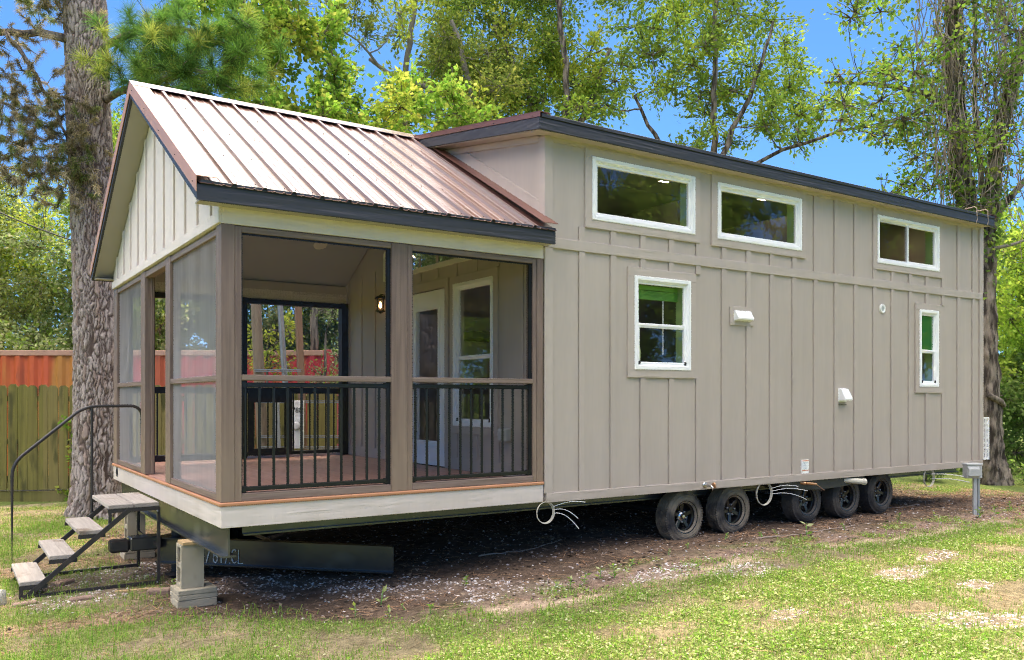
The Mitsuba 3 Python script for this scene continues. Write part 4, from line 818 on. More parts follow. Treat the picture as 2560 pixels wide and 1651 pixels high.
# ------------------------------------------------------------------ entry steps, piers, hitch
st = thing('entry_steps', 'black steel entry steps with grey plank treads and one handrail beside the porch door', 'steps')
YN, YR = 2.13, 3.17
gN = lambda x, y: float(gz(x, y))
for x0, x1, z, nb in ((-3.535, -3.075, 0.55, 2), (-3.785, -3.555, 0.328, 1), (-4.025, -3.795, 0.122, 1), (-4.262, -4.035, -0.088, 1)):
    wv = (x1 - x0) / nb
    for i in range(nb):
        v, f = box(x0 + i * wv + 0.004, x0 + (i + 1) * wv - 0.004, YN + 0.005 * i, YR - 0.004 * i, z - 0.04, z + 0.002 * i, 0.006)
        obj('tread', (v, f), 'weathered_plank', st)
    obj('tread_frame', join([beam((x0, y, z - 0.058), (x1, y, z - 0.058), 0.03, 0.034) for y in (YN + 0.015, YR - 0.015)]), 'step_steel', st)
for y in (YN - 0.012, YR - 0.03):
    obj('stringer', beam((-3.34, y, 0.505), (-4.25, y, -0.262), 0.025, 0.042), 'step_steel', st)
for x, y, z1 in ((-3.085, YN, 0.505), (-3.085, YR - 0.02, 0.505), (-3.515, YN + 0.012, 0.50)):
    zb = gN(x, y) + 0.0 if x > -3.2 else 0.36
    obj('leg', beam((x, y, zb), (x, y, z1), 0.028, 0.028), 'step_steel', st)
obj('leg', beam((-4.245, YN + 0.02, -0.29), (-4.245, YN + 0.02, -0.128), 0.03, 0.03), 'step_steel', st)
obj('brace', beam((-3.085, YN, 0.13), (-3.085, YR - 0.02, 0.13), 0.02, 0.03), 'step_steel', st)
for y in (YN, YR - 0.02): obj('ground_bar', beam((-4.235, y, gN(-4.2, y) + 0.02), (-3.08, y, gN(-3.1, y) + 0.025), 0.028, 0.03), 'step_steel', st)
obj('handrail', tube(rounded([(-4.252, YR, -0.27), (-4.252, YR, 0.905), (-3.60, YR, 1.475), (-3.045, YR, 1.478), (-3.045, YR, 0.50)], 0.13, 8), 0.0165, 10), 'step_steel', st, smooth=40)
obj('rail_post', tube([(-3.532, YR, 0.30), (-3.532, YR, 1.472)], 0.0145, 10), 'step_steel', st, smooth=40)
obj('bolt', join([tube([(-3.10, YN - 0.014, z), (-3.10, YN - 0.024, z)], 0.009, 6) for z in (0.47, -0.22)]), 'galvanised', st)

def hollow_block(x0, y0, z0, sx=0.19, sy=0.19, sz=0.375):
    """concrete block stood on its end: its two cells open towards the side"""
    face = sg.box(0, 0, sy, sz)
    for k in (0, 1): face = face.difference(sg.box(0.035, 0.035 + k * (sz - 0.02) / 2 - 0.0 + 0.0, sy - 0.035, (k + 1) * (sz - 0.02) / 2 - 0.005).buffer(-0.006).buffer(0.006))
    v, f = extrude(face, sx, 'yz', 0.0)
    return v + [x0, y0, z0], f
def pier(x, y, top, side):
    z = top - 0.016
    k = thing('wood_shim', f'pale pine shim on top of the {side} concrete block', 'board'); scene[k] = mikit.ply(box(x - 0.135, x + 0.10, y - 0.02, y + 0.17, z - 0.012, top - 0.001, 0.003), 'pine_lumber')
    zb = z - 0.013 - 0.375
    k = thing('concrete_block', f'hollow tan concrete block stood on end in the {side} porch pier', 'concrete block'); scene[k] = mikit.ply(hollow_block(x - 0.142, y - 0.0, zb), 'concrete')
    for i, word in enumerate(('top', 'middle', 'lowest')):
        a = [0.0, 0.03, -0.02][i]; h = [0.045, 0.042, 0.07][i]
        zb2 = zb - 0.001 - sum([0.046, 0.043, 0.071][:i])
        m = move(box(-0.165, 0.165, -0.15, 0.15, -h, 0, 0.006), rotz(a), (x - 0.02, y + 0.08, zb2))
        k = thing('paver', f'{word} flat paver under the {side} concrete block', 'paver'); scene[k] = mikit.ply(m, 'concrete')
pier(-2.975, 1.05, 0.3145, 'near')
pier(-2.955, 3.72, 0.3145, 'far')
for (x, y, a, s, lab) in ((-3.80, 1.80, 0.1, (0.19, 0.09, 0.055), 'brick lying against the front ground bar of the steps'), (-3.16, 1.74, -0.35, (0.2, 0.13, 0.06), 'flat reddish brick beside the near pier'),
                          (-3.86, 2.60, 0.7, (0.2, 0.12, 0.06), 'brown broken brick under the steps'), (-4.23, 1.88, 0.2, (0.19, 0.09, 0.05), 'half buried brick beside the lowest step')):
    k = thing('brick', lab, 'brick'); scene[k] = mikit.ply(move(box(-s[0] / 2, s[0] / 2, -s[1] / 2, s[1] / 2, -0.02, s[2] - 0.02, 0.01), rotz(a), on(x, y)), 'brick_paver')
k = thing('lumber_strip', 'pale strip of lumber under the front ground bar of the steps', 'board'); scene[k] = mikit.ply(beam(on(-3.50, 1.97, 0.0), on(-3.13, 1.90, 0.002), 0.05, 0.03, bev=0.003), 'pine_lumber')
rk = trimesh.creation.icosphere(subdivisions=2, radius=1.0); v = np.array(rk.vertices)
v = v * (0.45 + 1.1 * meshkit.fbm(v * 1.3, 3, 3))[:, None] * np.array([0.045, 0.025, 0.095])
k = thing('pale_rock', 'pale cream rock in the grass left of the lowest step', 'rock'); scene[k] = mikit.ply((v @ rotz(0.5).T + on(-4.40, 2.02, 0.035), np.array(rk.faces)), 'cable_jacket')

# the detached A-frame hitch under the porch
ht = thing('tow_hitch', 'detached black steel A frame tow hitch lying under the porch', 'hitch')
zA, zL = -0.085, -0.135
apex, legN, legF = np.array([-3.02, 2.43, zA + 0.125]), np.array([-1.19, 0.86, zL + 0.13]), np.array([-1.19, 4.0, zL + 0.13])
for q in (legN, legF): obj('beam', ibeam(apex, q, 0.26, 0.10, 0.012), 'chassis_steel', ht)
obj('cross_bar', ibeam((-2.0, 1.62, 0.0), (-2.0, 3.24, 0.0), 0.15, 0.08), 'chassis_steel', ht)
obj('coupler', box(-3.30, -3.02, 2.34, 2.54, 0.06, 0.19, 0.012), 'chassis_steel', ht)
obj('coupler', box(-3.48, -3.30, 2.38, 2.51, 0.05, 0.175, 0.02), 'step_steel', ht)
obj('jack_post', join([tube([(-2.86, 2.43, -0.22), (-2.86, 2.43, 0.42)], 0.045, 16), lathe([(0.001, -0.225), (0.10, -0.22), (0.10, -0.20), (0.05, -0.19)], 16, 'z', (-2.86, 2.43, 0))]), 'step_steel', ht)
# chalk writing on the near beam: 5/6 17.CL
d, s, u = frame_of(legN - apex); nrm = np.cross(d, [0, 0, 1]); nrm /= np.linalg.norm(nrm)
if nrm @ (CAM - apex) < 0: nrm = -nrm
def stroke(pts, a0, k=0.072):
    return tube([apex + d * (a0 + p[0] * k) + np.array([0, 0, 1]) * (p[1] * k * 1.35 - 0.105 + 0.0) + nrm * 0.0135 for p in pts], 0.006, 5)
arc = lambda cx, cy, rx, ry, a, b, n=9: [(cx + rx * math.cos(t), cy + ry * math.sin(t)) for t in np.linspace(math.radians(a), math.radians(b), n)]
W0 = 0.42
strokes = [stroke([(0.8, 1.5), (0.25, 1.45), (0.2, 0.95)] + arc(0.4, 0.5, 0.4, 0.45, 110, -150), W0), stroke([(1.2, 0), (1.75, 1.5)], W0), stroke([(2.6, 1.5), (2.25, 0.9)] + arc(2.5, 0.4, 0.3, 0.4, 160, -180), W0),
           stroke([(3.15, 1.2), (3.35, 1.5), (3.35, 0)], W0), stroke([(3.75, 1.45), (4.4, 1.45), (3.95, 0)], W0), stroke([(4.55, 0), (4.62, 0.1)], W0), stroke(arc(5.25, 0.75, 0.4, 0.7, 50, 310), W0), stroke([(5.85, 1.4), (5.8, 0.0), (6.5, 0.05)], W0)]
obj('chalk_writing', join(strokes), 'chalk', ht, kind='stuff', label='white chalk writing 5/6 17.CL')

# looped cables under the bottom board
def cable_loop(x, y, z, r, tails, lab, turn=0.0):
    t = thing('cable_loop', lab, 'cable')
    for i in range(3):
        a = np.linspace(0, 2 * np.pi, 30)
        obj('coil', tube(np.stack([x + (r - 0.004 * i) * np.cos(a), y + 0.010 * i + turn * np.cos(a), z + (r * 1.0 - 0.003 * i) * np.sin(a)], 1), 0.0042, 6), 'cable_jacket', t, smooth=True)
    for dx, dz in tails:
        s = np.linspace(0, 1, 8)
        obj('wire', tube(np.stack([x + r * 0.95 + dx * s, y + 0.02 - 0.05 * s, z + 0.05 * (1 - 2 * tails.index((dx, dz)) / 3) + 0.03 * np.sin(s * 3) + dz * s ** 1.5], 1), 0.0034, 6), 'white_plastic', t, smooth=True)
cable_loop(0.0, -0.01, 0.455, 0.105, [(0.36, 0.02), (0.27, -0.10), (0.28, -0.17)], 'looped pale cable hanging at the porch end of the bottom board')
cable_loop(3.16, -0.01, 0.442, 0.135, [(0.45, 0.0), (0.62, -0.03), (0.6, -0.10)], 'looped pale cable hanging before the middle tyre')
cable_loop(6.60, -0.01, 0.455, 0.13, [], 'looped grey cable hanging beside the grey power box')
a = np.linspace(math.pi, 2 * math.pi, 12)
k = thing('drooping_cable', 'short black cable sagging below the chassis behind the last tyre', 'cable'); scene[k] = mikit.ply(tube(np.stack([6.35 + 0.22 * np.cos(a), 0.9 + a * 0, 0.46 + 0.11 * np.sin(a)], 1), 0.012, 6), 'step_steel', smooth=True)

# power pedestal at the right end
pd = thing('power_pedestal', 'grey electrical box on two metal posts at the right end of the home', 'power pedestal')
bx, by = 6.58, -0.62; g0 = gN(bx, by)
R = rotz(-0.60); put = lambda m: move(m, R, (bx, by, 0))
obj('box', put(box(-0.10, 0.10, -0.055, 0.075, 0.495, 0.675, 0.008)), 'grey_box', pd)
obj('lid', put(box(-0.108, 0.108, -0.065, 0.08, 0.665, 0.692, 0.008)), 'grey_box', pd)
obj('flap', put(extrude(sg.Polygon([(-0.056, 0.655), (-0.056, 0.505), (-0.085, 0.53), (-0.085, 0.62)]), 0.145, 'yz', -0.095)), 'grey_box', pd)
obj('post', put(box(0.005, 0.05, -0.02, 0.02, g0 - 0.1, 0.497, 0.004)), 'grey_box', pd)
obj('conduit', put(tube([(0.085, 0.02, g0 - 0.1), (0.085, 0.02, 0.496)], 0.021, 12)), 'galvanised', pd, smooth=40)
for i in range(2):
    s = np.linspace(0, 1, 8)
    obj('wire', tube(np.stack([6.69 - 0.05 + (6.50 - 6.64) * s, -0.02 + (-0.62 + 0.02) * s, 0.50 - 0.06 * i + 0.02 * np.sin(s * 3)], 1), 0.006, 6), 'white_plastic', pd, smooth=True)

# ------------------------------------------------------------------ fence, container, poles behind the home
def back(r, d, z): return np.array([CAM[0] + d * FWD[0] + r * RGT[0], CAM[1] + d * FWD[1] + r * RGT[1], z])
def to_back(mesh, d0):
    """mesh given with x along the fence, y away from the yard, z up"""
    v, f = mesh
    w = np.outer(v[:, 0], RGT) + np.outer(v[:, 1] + d0, FWD) + np.array([CAM[0], CAM[1], 0]); w[:, 2] = v[:, 2]
    return w, f[:, ::-1]
fn = thing('wooden_fence', 'mossy green board fence with dog ear tops behind the yard', 'fence')
FD = 15.0; rr = np.random.default_rng(8)
r0, i = -11.2, 0
while r0 < 0.9:
    wd = 0.164 + 0.010 * rr.random(); h = 1.775 + 0.03 * rr.random(); zb = -0.17 + 0.03 * rr.random()
    prof = sg.Polygon([(0.004, zb), (wd, zb), (wd, h - 0.045), (wd - 0.045, h), (0.049, h), (0.004, h - 0.045)])
    v, f = extrude(prof, 0.018, 'xz', 0.014 * rr.random())
    v = v.copy(); v[:, 0] += r0 + (v[:, 2] - zb) * rr.normal(0, 0.004)
    obj('fence_board', to_back((v, f), FD), 'mossy_wood', fn); r0 += 0.178 + (0.012 if rr.random() < 0.2 else 0)
for z in (0.02, 0.8, 1.55): obj('rail', to_back(box(-11.2, 1.0, 0.03, 0.07, z - 0.045, z + 0.045), FD), 'mossy_wood', fn)
obj('kick_board', to_back(box(-11.2, 1.0, -0.035, -0.002, -0.30, -0.075), FD), 'mossy_wood', fn)
for k in range(6): obj('post', to_back(box(-10.9 + 2.35 * k, -10.8 + 2.35 * k, 0.072, 0.17, -0.4, 1.70), FD), 'mossy_wood', fn)
cbl = thing('fence_cable', 'thin black cable along the foot of the board fence', 'cable'); scene[cbl] = mikit.ply(tube([back(-11 + 0.8 * i, FD - 0.05, -0.055 + 0.012 * math.sin(i * 1.9)) for i in range(12)], 0.009, 5), 'step_steel', smooth=True)

ct = thing('shipping_container', 'faded red and orange corrugated shipping container behind the fence', 'shipping container')
CD, c0, c1 = 17.7, -15.9, -3.75
xs, ys, x = [], [], c0 + 0.12
while x < c1 - 0.12:
    for dx, dy in ((0, 0.0), (0.085, 0.0), (0.145, 0.045), (0.225, 0.045)): xs.append(x + dx); ys.append(dy)
    x += 0.29
xs, ys = np.array(xs + [c1 - 0.1]), np.array(ys + [0.0]); n = len(xs)
v = np.vstack([np.column_stack([xs, ys, xs * 0 + 0.1]), np.column_stack([xs, ys, xs * 0 + 2.44])]); j = np.arange(n - 1)
obj('side_panel', to_back((v, np.vstack([np.stack([j, j + 1, j + 1 + n], 1), np.stack([j, j + 1 + n, j + n], 1)])), CD), 'container_paint', ct)
obj('top_rail', to_back(box(c0, c1, -0.012, 0.06, 2.44, 2.55, 0.006), CD), 'container_rail', ct)
obj('bottom_rail', to_back(box(c0, c1, -0.012, 0.06, -0.05, 0.10), CD), 'container_paint', ct)
for x in (c0, c1 - 0.15):
    for y in (-0.02, 2.30): obj('corner_post', to_back(box(x, x + 0.15, y, y + 0.14, -0.05, 2.56, 0.01), CD), 'container_paint', ct)
obj('roof', to_back(box(c0 + 0.01, c1 - 0.01, 0.0, 2.42, 2.50, 2.53), CD), 'container_rail', ct)
obj('end_panel', to_back(box(c1 - 0.06, c1 - 0.03, 0.1, 2.3, 0.0, 2.5), CD), 'container_paint', ct)
obj('rear_panel', to_back(box(c0, c1, 2.36, 2.40, 0.0, 2.5), CD), 'container_paint', ct)

PD = 13.6
up = lambda u: (u - 1280) / 2138.7 * PD
ul = thing('utility_pole', 'round weathered wooden pole with a steel strut seen through the porch', 'utility pole')
obj('pole', tube([back(-3.90, PD, -0.3), back(-4.02, PD, 1.9), back(-4.10, PD, 3.75)], [0.092, 0.085, 0.078], 18), 'pole_wood', ul, smooth=40)
obj('insulator', tube([back(-4.10, PD - 0.08, 3.55), back(-4.10, PD - 0.14, 3.6)], 0.025, 8), 'grey_box', ul)
sq = thing('square_post', 'square brown wooden post right of the grey service conduit', 'post'); scene[sq] = mikit.ply(beam(back(-3.28, PD + 0.05, -0.3), back(-3.44, PD + 0.05, 3.7), 0.09, 0.095, bev=0.008), 'post_wood')
cd = thing('service_conduit', 'grey steel service conduit between two wooden posts', 'conduit'); scene[cd] = mikit.ply(tube([back(-3.57, PD - 0.06, 1.50), back(-3.62, PD - 0.06, 2.2), back(-3.72, PD - 0.06, 3.85)], 0.045, 14), 'galvanised', smooth=40)
for z, x0, x1, lab in ((1.995, -4.06, -3.33, 'upper steel strut between the round and square posts'), (1.50, -4.02, -2.55, 'second steel strut behind the meter box'), (0.95, -3.98, -2.55, 'third steel strut below the meter'), (0.78, -3.98, -2.55, 'lowest steel strut near the foot of the posts')):
    k = thing('steel_strut', lab, 'strut'); scene[k] = mikit.ply(join([beam(back(x0, PD - 0.105, z + dz), back(x1, PD - 0.105, z + dz), 0.025, 0.016) for dz in (-0.012, 0.014)]), 'galvanised')
mt = thing('meter_box', 'white electric meter box numbered 788 seen through the porch railing', 'meter box')
m0, m1 = up(736), up(765)
toM = lambda m: to_back(m, PD - 0.22)
obj('cabinet', toM(box(m0, m1, 0.0, 0.10, 0.77, 1.52, 0.008)), 'white_plastic', mt)
obj('meter', to_back(lathe([(0.001, -0.07), (0.05, -0.065), (0.062, -0.04), (0.065, 0.0)], 24, 'y', ((m0 + m1) / 2 - 0.005, 0.0, 1.13)), PD - 0.22), 'white_plastic', mt, smooth=30)
obj('meter_ring', to_back(lathe([(0.066, -0.02), (0.075, -0.018), (0.075, 0.0), (0.066, -0.02)], 24, 'y', ((m0 + m1) / 2 - 0.005, 0.0, 1.13)), PD - 0.22), 'grey_box', mt)
tm = meshkit.text_mesh('788', 0.075, 0.004, True); v, f = np.array(tm.vertices), np.array(tm.faces); v = v * [0.85, 1, 1]
v = np.stack([v[:, 0] + m0 + 0.012, -v[:, 2] - 0.001, v[:, 1] + 1.335], 1)
obj('number_plate', to_back((v, f[:, ::-1]), PD - 0.22), 'ink', mt, kind='stuff')
gy_ = thing('grey_conduit_cover', 'pale leaning guard board left of the meter box', 'board'); scene[gy_] = mikit.ply(beam(back(up(703), PD - 0.16, 0.72), back(up(699), PD - 0.16, 1.5), 0.075, 0.02, up=FWD), 'grey_box')
s = np.linspace(0, 1, 30); A, B = back(-9.2, 14.6, 4.95), back(-4.1, PD - 0.1, 3.58)
k = thing('overhead_wire', 'thin dark overhead wire sagging down to the utility pole', 'wire'); scene[k] = mikit.ply(tube(A[None] * (1 - s[:, None]) + B[None] * s[:, None] - np.array([0, 0, 0.28]) * (4 * s * (1 - s))[:, None], 0.012, 6), 'step_steel', smooth=True)
# ------------------------------------------------------------------ trees
def leaf_mesh(P, D, size, cols, r, flat=0.0, slim=0.55):
    """one folded four-cornered leaf per point; D points outwards"""
    n = len(P)
    d = D + r.normal(0, 0.55, (n, 3)) + np.array([0, 0, -0.25]); d /= np.linalg.norm(d, axis=1, keepdims=True) + 1e-9
    up = r.normal(0, 0.7, (n, 3)) + np.array([0, 0, 1.0 + flat]); s = np.cross(d, up); s /= np.linalg.norm(s, axis=1, keepdims=True) + 1e-9
    u = np.cross(s, d)
    L = (size[0] + (size[1] - size[0]) * r.random(n))[:, None]
    b, t = P, P + d * L
    m = P + d * L * 0.45 - u * L * 0.10
    V = np.stack([b, m - s * L * slim / 2 + u * L * 0.1, t, m + s * L * slim / 2 + u * L * 0.1], 1).reshape(-1, 3)
    k = np.arange(n)[:, None] * 4
    c = np.asarray(cols)
    return V, np.vstack([k + [0, 1, 2], k + [0, 2, 3]]), np.repeat(np.clip(c, 0, 1), 4, 0)
class Tree:
    def __init__(self, name, label, cat='tree', group=None, seed=0):
        self.key = thing(name, label, cat, group); self.r = np.random.default_rng(seed); self.wood, self.nodes, self.rad = [], [], []
        self.lp, self.ld, self.lc = [], [], []
    def limb(self, pts, r0, r1, sides=8, wobble=0.0, n=None, keep=True):
        P = np.asarray(pts, float); n = n or max(5, int(np.linalg.norm(np.diff(P, axis=0), axis=1).sum() / 0.35))
        t = np.linspace(0, 1, len(P)); s = np.linspace(0, 1, n)
        Q = np.stack([np.interp(s, t, P[:, c]) for c in range(3)], 1)
        if len(P) > 2:
            for _ in range(2): Q[1:-1] = (Q[:-2] + 2 * Q[1:-1] + Q[2:]) / 4
        if wobble: Q[1:-1] += self.r.normal(0, wobble, (n - 2, 3))
        R = np.linspace(r0, r1, n)
        self.wood.append(tube(Q, R, sides, cap=False)); self.sides = sides
        if keep: self.nodes.extend(Q[1:]); self.rad.extend(R[1:])
        return Q
    def clump(self, c, rad, leaves, cols, thick=1.0, twigs=12, flatten=0.8):
        c = np.asarray(c, float); r = self.r
        N = np.array(self.nodes); d = np.linalg.norm(N - c, axis=1) + 1.2 * np.maximum(N[:, 2] - c[2], 0)
        i = int(np.argmin(d)); a = N[i]; L = np.linalg.norm(c - a)
        if L > 0.25:
            ra = min(self.rad[i] * 0.7, 0.010 + 0.016 * L) * thick
            mid = (a + c) / 2 + r.normal(0, 0.10, 3) * L + np.array([0, 0, -0.06 * L])
            self.limb([a, mid, c], ra, max(0.006, ra * 0.35), 6, 0.025 * L ** 0.5, max(5, int(L / 0.25)))
        ends, tw = [], []
        base = []
        for k in range(twigs):
            v = r.normal(0, 1, 3); v[2] = v[2] * flatten + 0.1; v /= np.linalg.norm(v)
            e = c + v * rad * (0.55 + 0.6 * r.random())
            m = (c + e) / 2 + r.normal(0, 0.12, 3) * rad
            tt = np.linspace(0, 1, 5)[:, None]
            q = (1 - tt) ** 2 * c + 2 * tt * (1 - tt) * m + tt ** 2 * e
            self.wood.append(tube(q, np.linspace(0.011, 0.004, 5) * thick, 4, cap=False))
            base.append((q, v))
        per = max(1, leaves // twigs)
        tone = 0.75 + 0.5 * r.random()
        for q, v in base:
            s = 0.25 + 0.85 * r.random(per); i0 = np.clip((s * 4).astype(int), 0, 3); f = (s * 4 - i0)[:, None]
            p = q[i0] * (1 - f) + q[i0 + 1] * f + r.normal(0, 0.13, (per, 3)) * rad
            self.lp.append(p); self.ld.append(np.broadcast_to(v, (per, 3)))
            C = np.asarray(cols); w = r.random((per, 1)); a_, b_ = C[r.integers(0, len(C), per)], C[r.integers(0, len(C), per)]
            self.lc.append((a_ * w + b_ * (1 - w)) * tone * (0.7 + 0.6 * r.random((per, 1))))
    def done(self, size, bark='tree_bark', slim=0.55, flat=0.0, label=None):
        obj('trunk', join(self.wood), bark, self.key, smooth=True)
        V, F, c = leaf_mesh(np.vstack(self.lp), np.vstack(self.ld), size, np.vstack(self.lc), self.r, flat, slim)
        obj('crown', (V, F), 'leaf', self.key, color=c, kind='stuff', label=label)
        return len(F)
OLIVE = [(0.31, 0.38, 0.075), (0.22, 0.3, 0.06), (0.4, 0.42, 0.09), (0.16, 0.22, 0.05)]
LEAFG = [(0.208, 0.338, 0.052), (0.286, 0.416, 0.065), (0.156, 0.26, 0.046), (0.364, 0.442, 0.078)]
BRIGHT = [(0.253, 0.437, 0.057), (0.322, 0.506, 0.069), (0.184, 0.345, 0.046), (0.414, 0.46, 0.092)]
YELLOW = [(0.42, 0.5, 0.07), (0.34, 0.44, 0.06), (0.27, 0.38, 0.055), (0.52, 0.52, 0.09)]
DEEP = [(0.145, 0.246, 0.058), (0.203, 0.319, 0.072), (0.116, 0.189, 0.051), (0.29, 0.377, 0.116)]
PALEL = [(0.442, 0.494, 0.26), (0.338, 0.429, 0.182), (0.26, 0.364, 0.13), (0.546, 0.572, 0.338)]
tot = 0
def leafy(name, lab, clumps, trunk, r0, leaves, cols, size, seed, bark='tree_bark', cat='tree', group=None, limbs=(), twigs=12, slim=0.55, kinds=None):
    global tot
    t = Tree(name, lab, cat, group, seed)
    t.limb(trunk, r0, r0 * 0.4, 12, 0.02)
    for pts, a, b in limbs: t.limb(pts, a, b, 8, 0.03)
    order = sorted(clumps, key=lambda q: np.linalg.norm(np.array(q[:3]) - np.array(trunk[0])))
    for i, q in enumerate(order):
        cc = cols if kinds is None or t.r.random() > kinds[1] else kinds[0]
        t.clump(q[:3], q[3], int(leaves * (q[3] / 0.7) ** 2), cc, twigs=twigs)
    tot += t.done(size, bark, slim)
    return t
BRIGHT2 = [(0.42, 0.56, 0.08), (0.50, 0.60, 0.10), (0.33, 0.47, 0.07), (0.24, 0.36, 0.06)]
def furrow(t, seed):
    """cuts long bark furrows into the limb added last"""
    v, f = t.wood[-1]; v = v.copy(); n = meshkit.fbm(v * np.array([16, 16, 3.0]), 4, seed) - 0.5
    c = v.reshape(-1, t.sides, 3); m = c.mean(1, keepdims=True); d = c - m
    k = np.abs(n).reshape(len(c), t.sides, 1)
    t.wood[-1] = ((m + d * (0.86 + 0.9 * k)).reshape(-1, 3), f)
def mean(c, z=None): m = np.mean(np.array(c)[:, :3], 0); return m if z is None else np.array([m[0], m[1], z])
OLIVE_OAK = [(5.4, 11.7, 11.8, 0.48), (4.0, 12.0, 12.0, 0.51), (3.6, 12.9, 10.9, 0.58), (4.3, 9.5, 9.4, 0.66), (4.1, 11.4, 10.0, 0.50), (3.2, 11.4, 11.2, 0.79), (2.8, 11.8, 12.0, 0.67), (4.3, 9.8, 10.6, 0.78), (3.4, 10.1, 9.9, 0.61), (2.5, 10.9, 11.7, 0.79), (4.8, 11.2, 11.9, 0.46), (3.4, 13.0, 12.3, 0.60), (3.7, 12.5, 10.3, 0.59), (2.2, 10.7, 9.7, 0.59), (1.9, 12.4, 10.6, 0.70), (2.8, 11.9, 10.8, 0.67), (1.4, 11.1, 11.3, 0.58), (3.4, 11.9, 12.6, 0.62), (3.8, 12.6, 11.5, 0.66), (2.1, 12.8, 12.5, 0.56), (3.9, 10.5, 10.9, 0.71), (2.0, 11.5, 11.5, 0.60), (5.0, 11.3, 10.6, 0.67), (1.6, 12.5, 11.8, 0.76), (3.2, 12.7, 11.5, 0.57), (5.4, 10.0, 8.8, 0.72), (5.5, 11.3, 10.3, 0.84), (5.8, 10.2, 9.5, 0.77), (3.6, 9.7, 7.9, 0.83), (5.9, 10.4, 8.1, 0.79), (4.6, 10.1, 8.3, 0.83), (5.4, 9.3, 8.4, 0.73), (6.1, 10.9, 9.1, 0.65), (4.3, 9.9, 9.0, 0.67), (5.1, 8.6, 8.2, 0.72), (4.7, 12.2, 9.1, 0.67), (6.5, 10.9, 10.7, 0.56), (5.4, 9.6, 9.3, 0.55), (4.4, 11.5, 8.7, 0.54), (4.7, 8.9, 7.6, 0.80), (5.2, 11.6, 9.4, 0.82)]
BRIGHT_TREE = [(0.0, 9.5, 8.1, 0.64), (-0.0, 9.7, 7.2, 0.70), (1.7, 9.5, 8.1, 0.61), (0.3, 8.7, 6.6, 0.56), (0.8, 10.4, 7.6, 0.45), (1.0, 9.2, 6.8, 0.58), (0.3, 11.2, 7.3, 0.74), (1.1, 8.8, 7.2, 0.47), (0.7, 11.0, 8.9, 0.61), (1.4, 10.2, 7.2, 0.71), (1.2, 10.8, 7.7, 0.58), (0.7, 9.9, 7.0, 0.51), (1.5, 9.0, 7.8, 0.47), (1.7, 9.7, 9.1, 0.49), (0.1, 9.1, 7.0, 0.55), (1.8, 10.3, 9.0, 0.45), (0.6, 9.9, 8.0, 0.61), (0.3, 10.4, 9.0, 0.52), (1.4, 9.3, 8.7, 0.63), (0.7, 9.8, 8.8, 0.49), (-0.3, 9.7, 6.8, 0.47), (0.8, 9.3, 8.7, 0.55), (2.7, 9.8, 7.1, 0.41), (3.0, 8.7, 7.6, 0.64), (1.5, 8.7, 7.1, 0.58), (3.0, 7.3, 7.3, 0.49), (3.9, 8.0, 7.0, 0.64), (2.1, 8.1, 6.7, 0.47), (2.1, 8.7, 6.7, 0.41), (2.3, 9.8, 7.4, 0.51), (3.2, 9.2, 7.5, 0.51), (2.0, 10.1, 7.1, 0.49), (1.5, 9.8, 7.4, 0.45), (3.1, 9.6, 8.0, 0.44), (3.7, 8.5, 7.2, 0.53), (2.2, 7.5, 6.9, 0.56), (2.3, 10.1, 7.7, 0.44), (3.2, 7.2, 6.9, 0.60), (2.6, 8.1, 6.8, 0.48), (1.6, 9.2, 7.5, 0.50), (1.0, 8.3, 6.7, 0.50), (0.9, 9.3, 10.6, 0.56), (0.4, 8.7, 9.3, 0.73), (-0.5, 11.0, 10.8, 0.72), (0.6, 10.8, 10.4, 0.76), (-0.5, 11.5, 9.7, 0.68), (-0.3, 9.0, 8.7, 0.77), (0.4, 10.5, 9.8, 0.64), (-0.4, 9.5, 9.9, 0.50), (1.0, 10.1, 9.0, 0.59), (-0.0, 10.2, 9.1, 0.62), (0.6, 9.0, 8.4, 0.73), (-0.8, 9.6, 9.0, 0.57)]
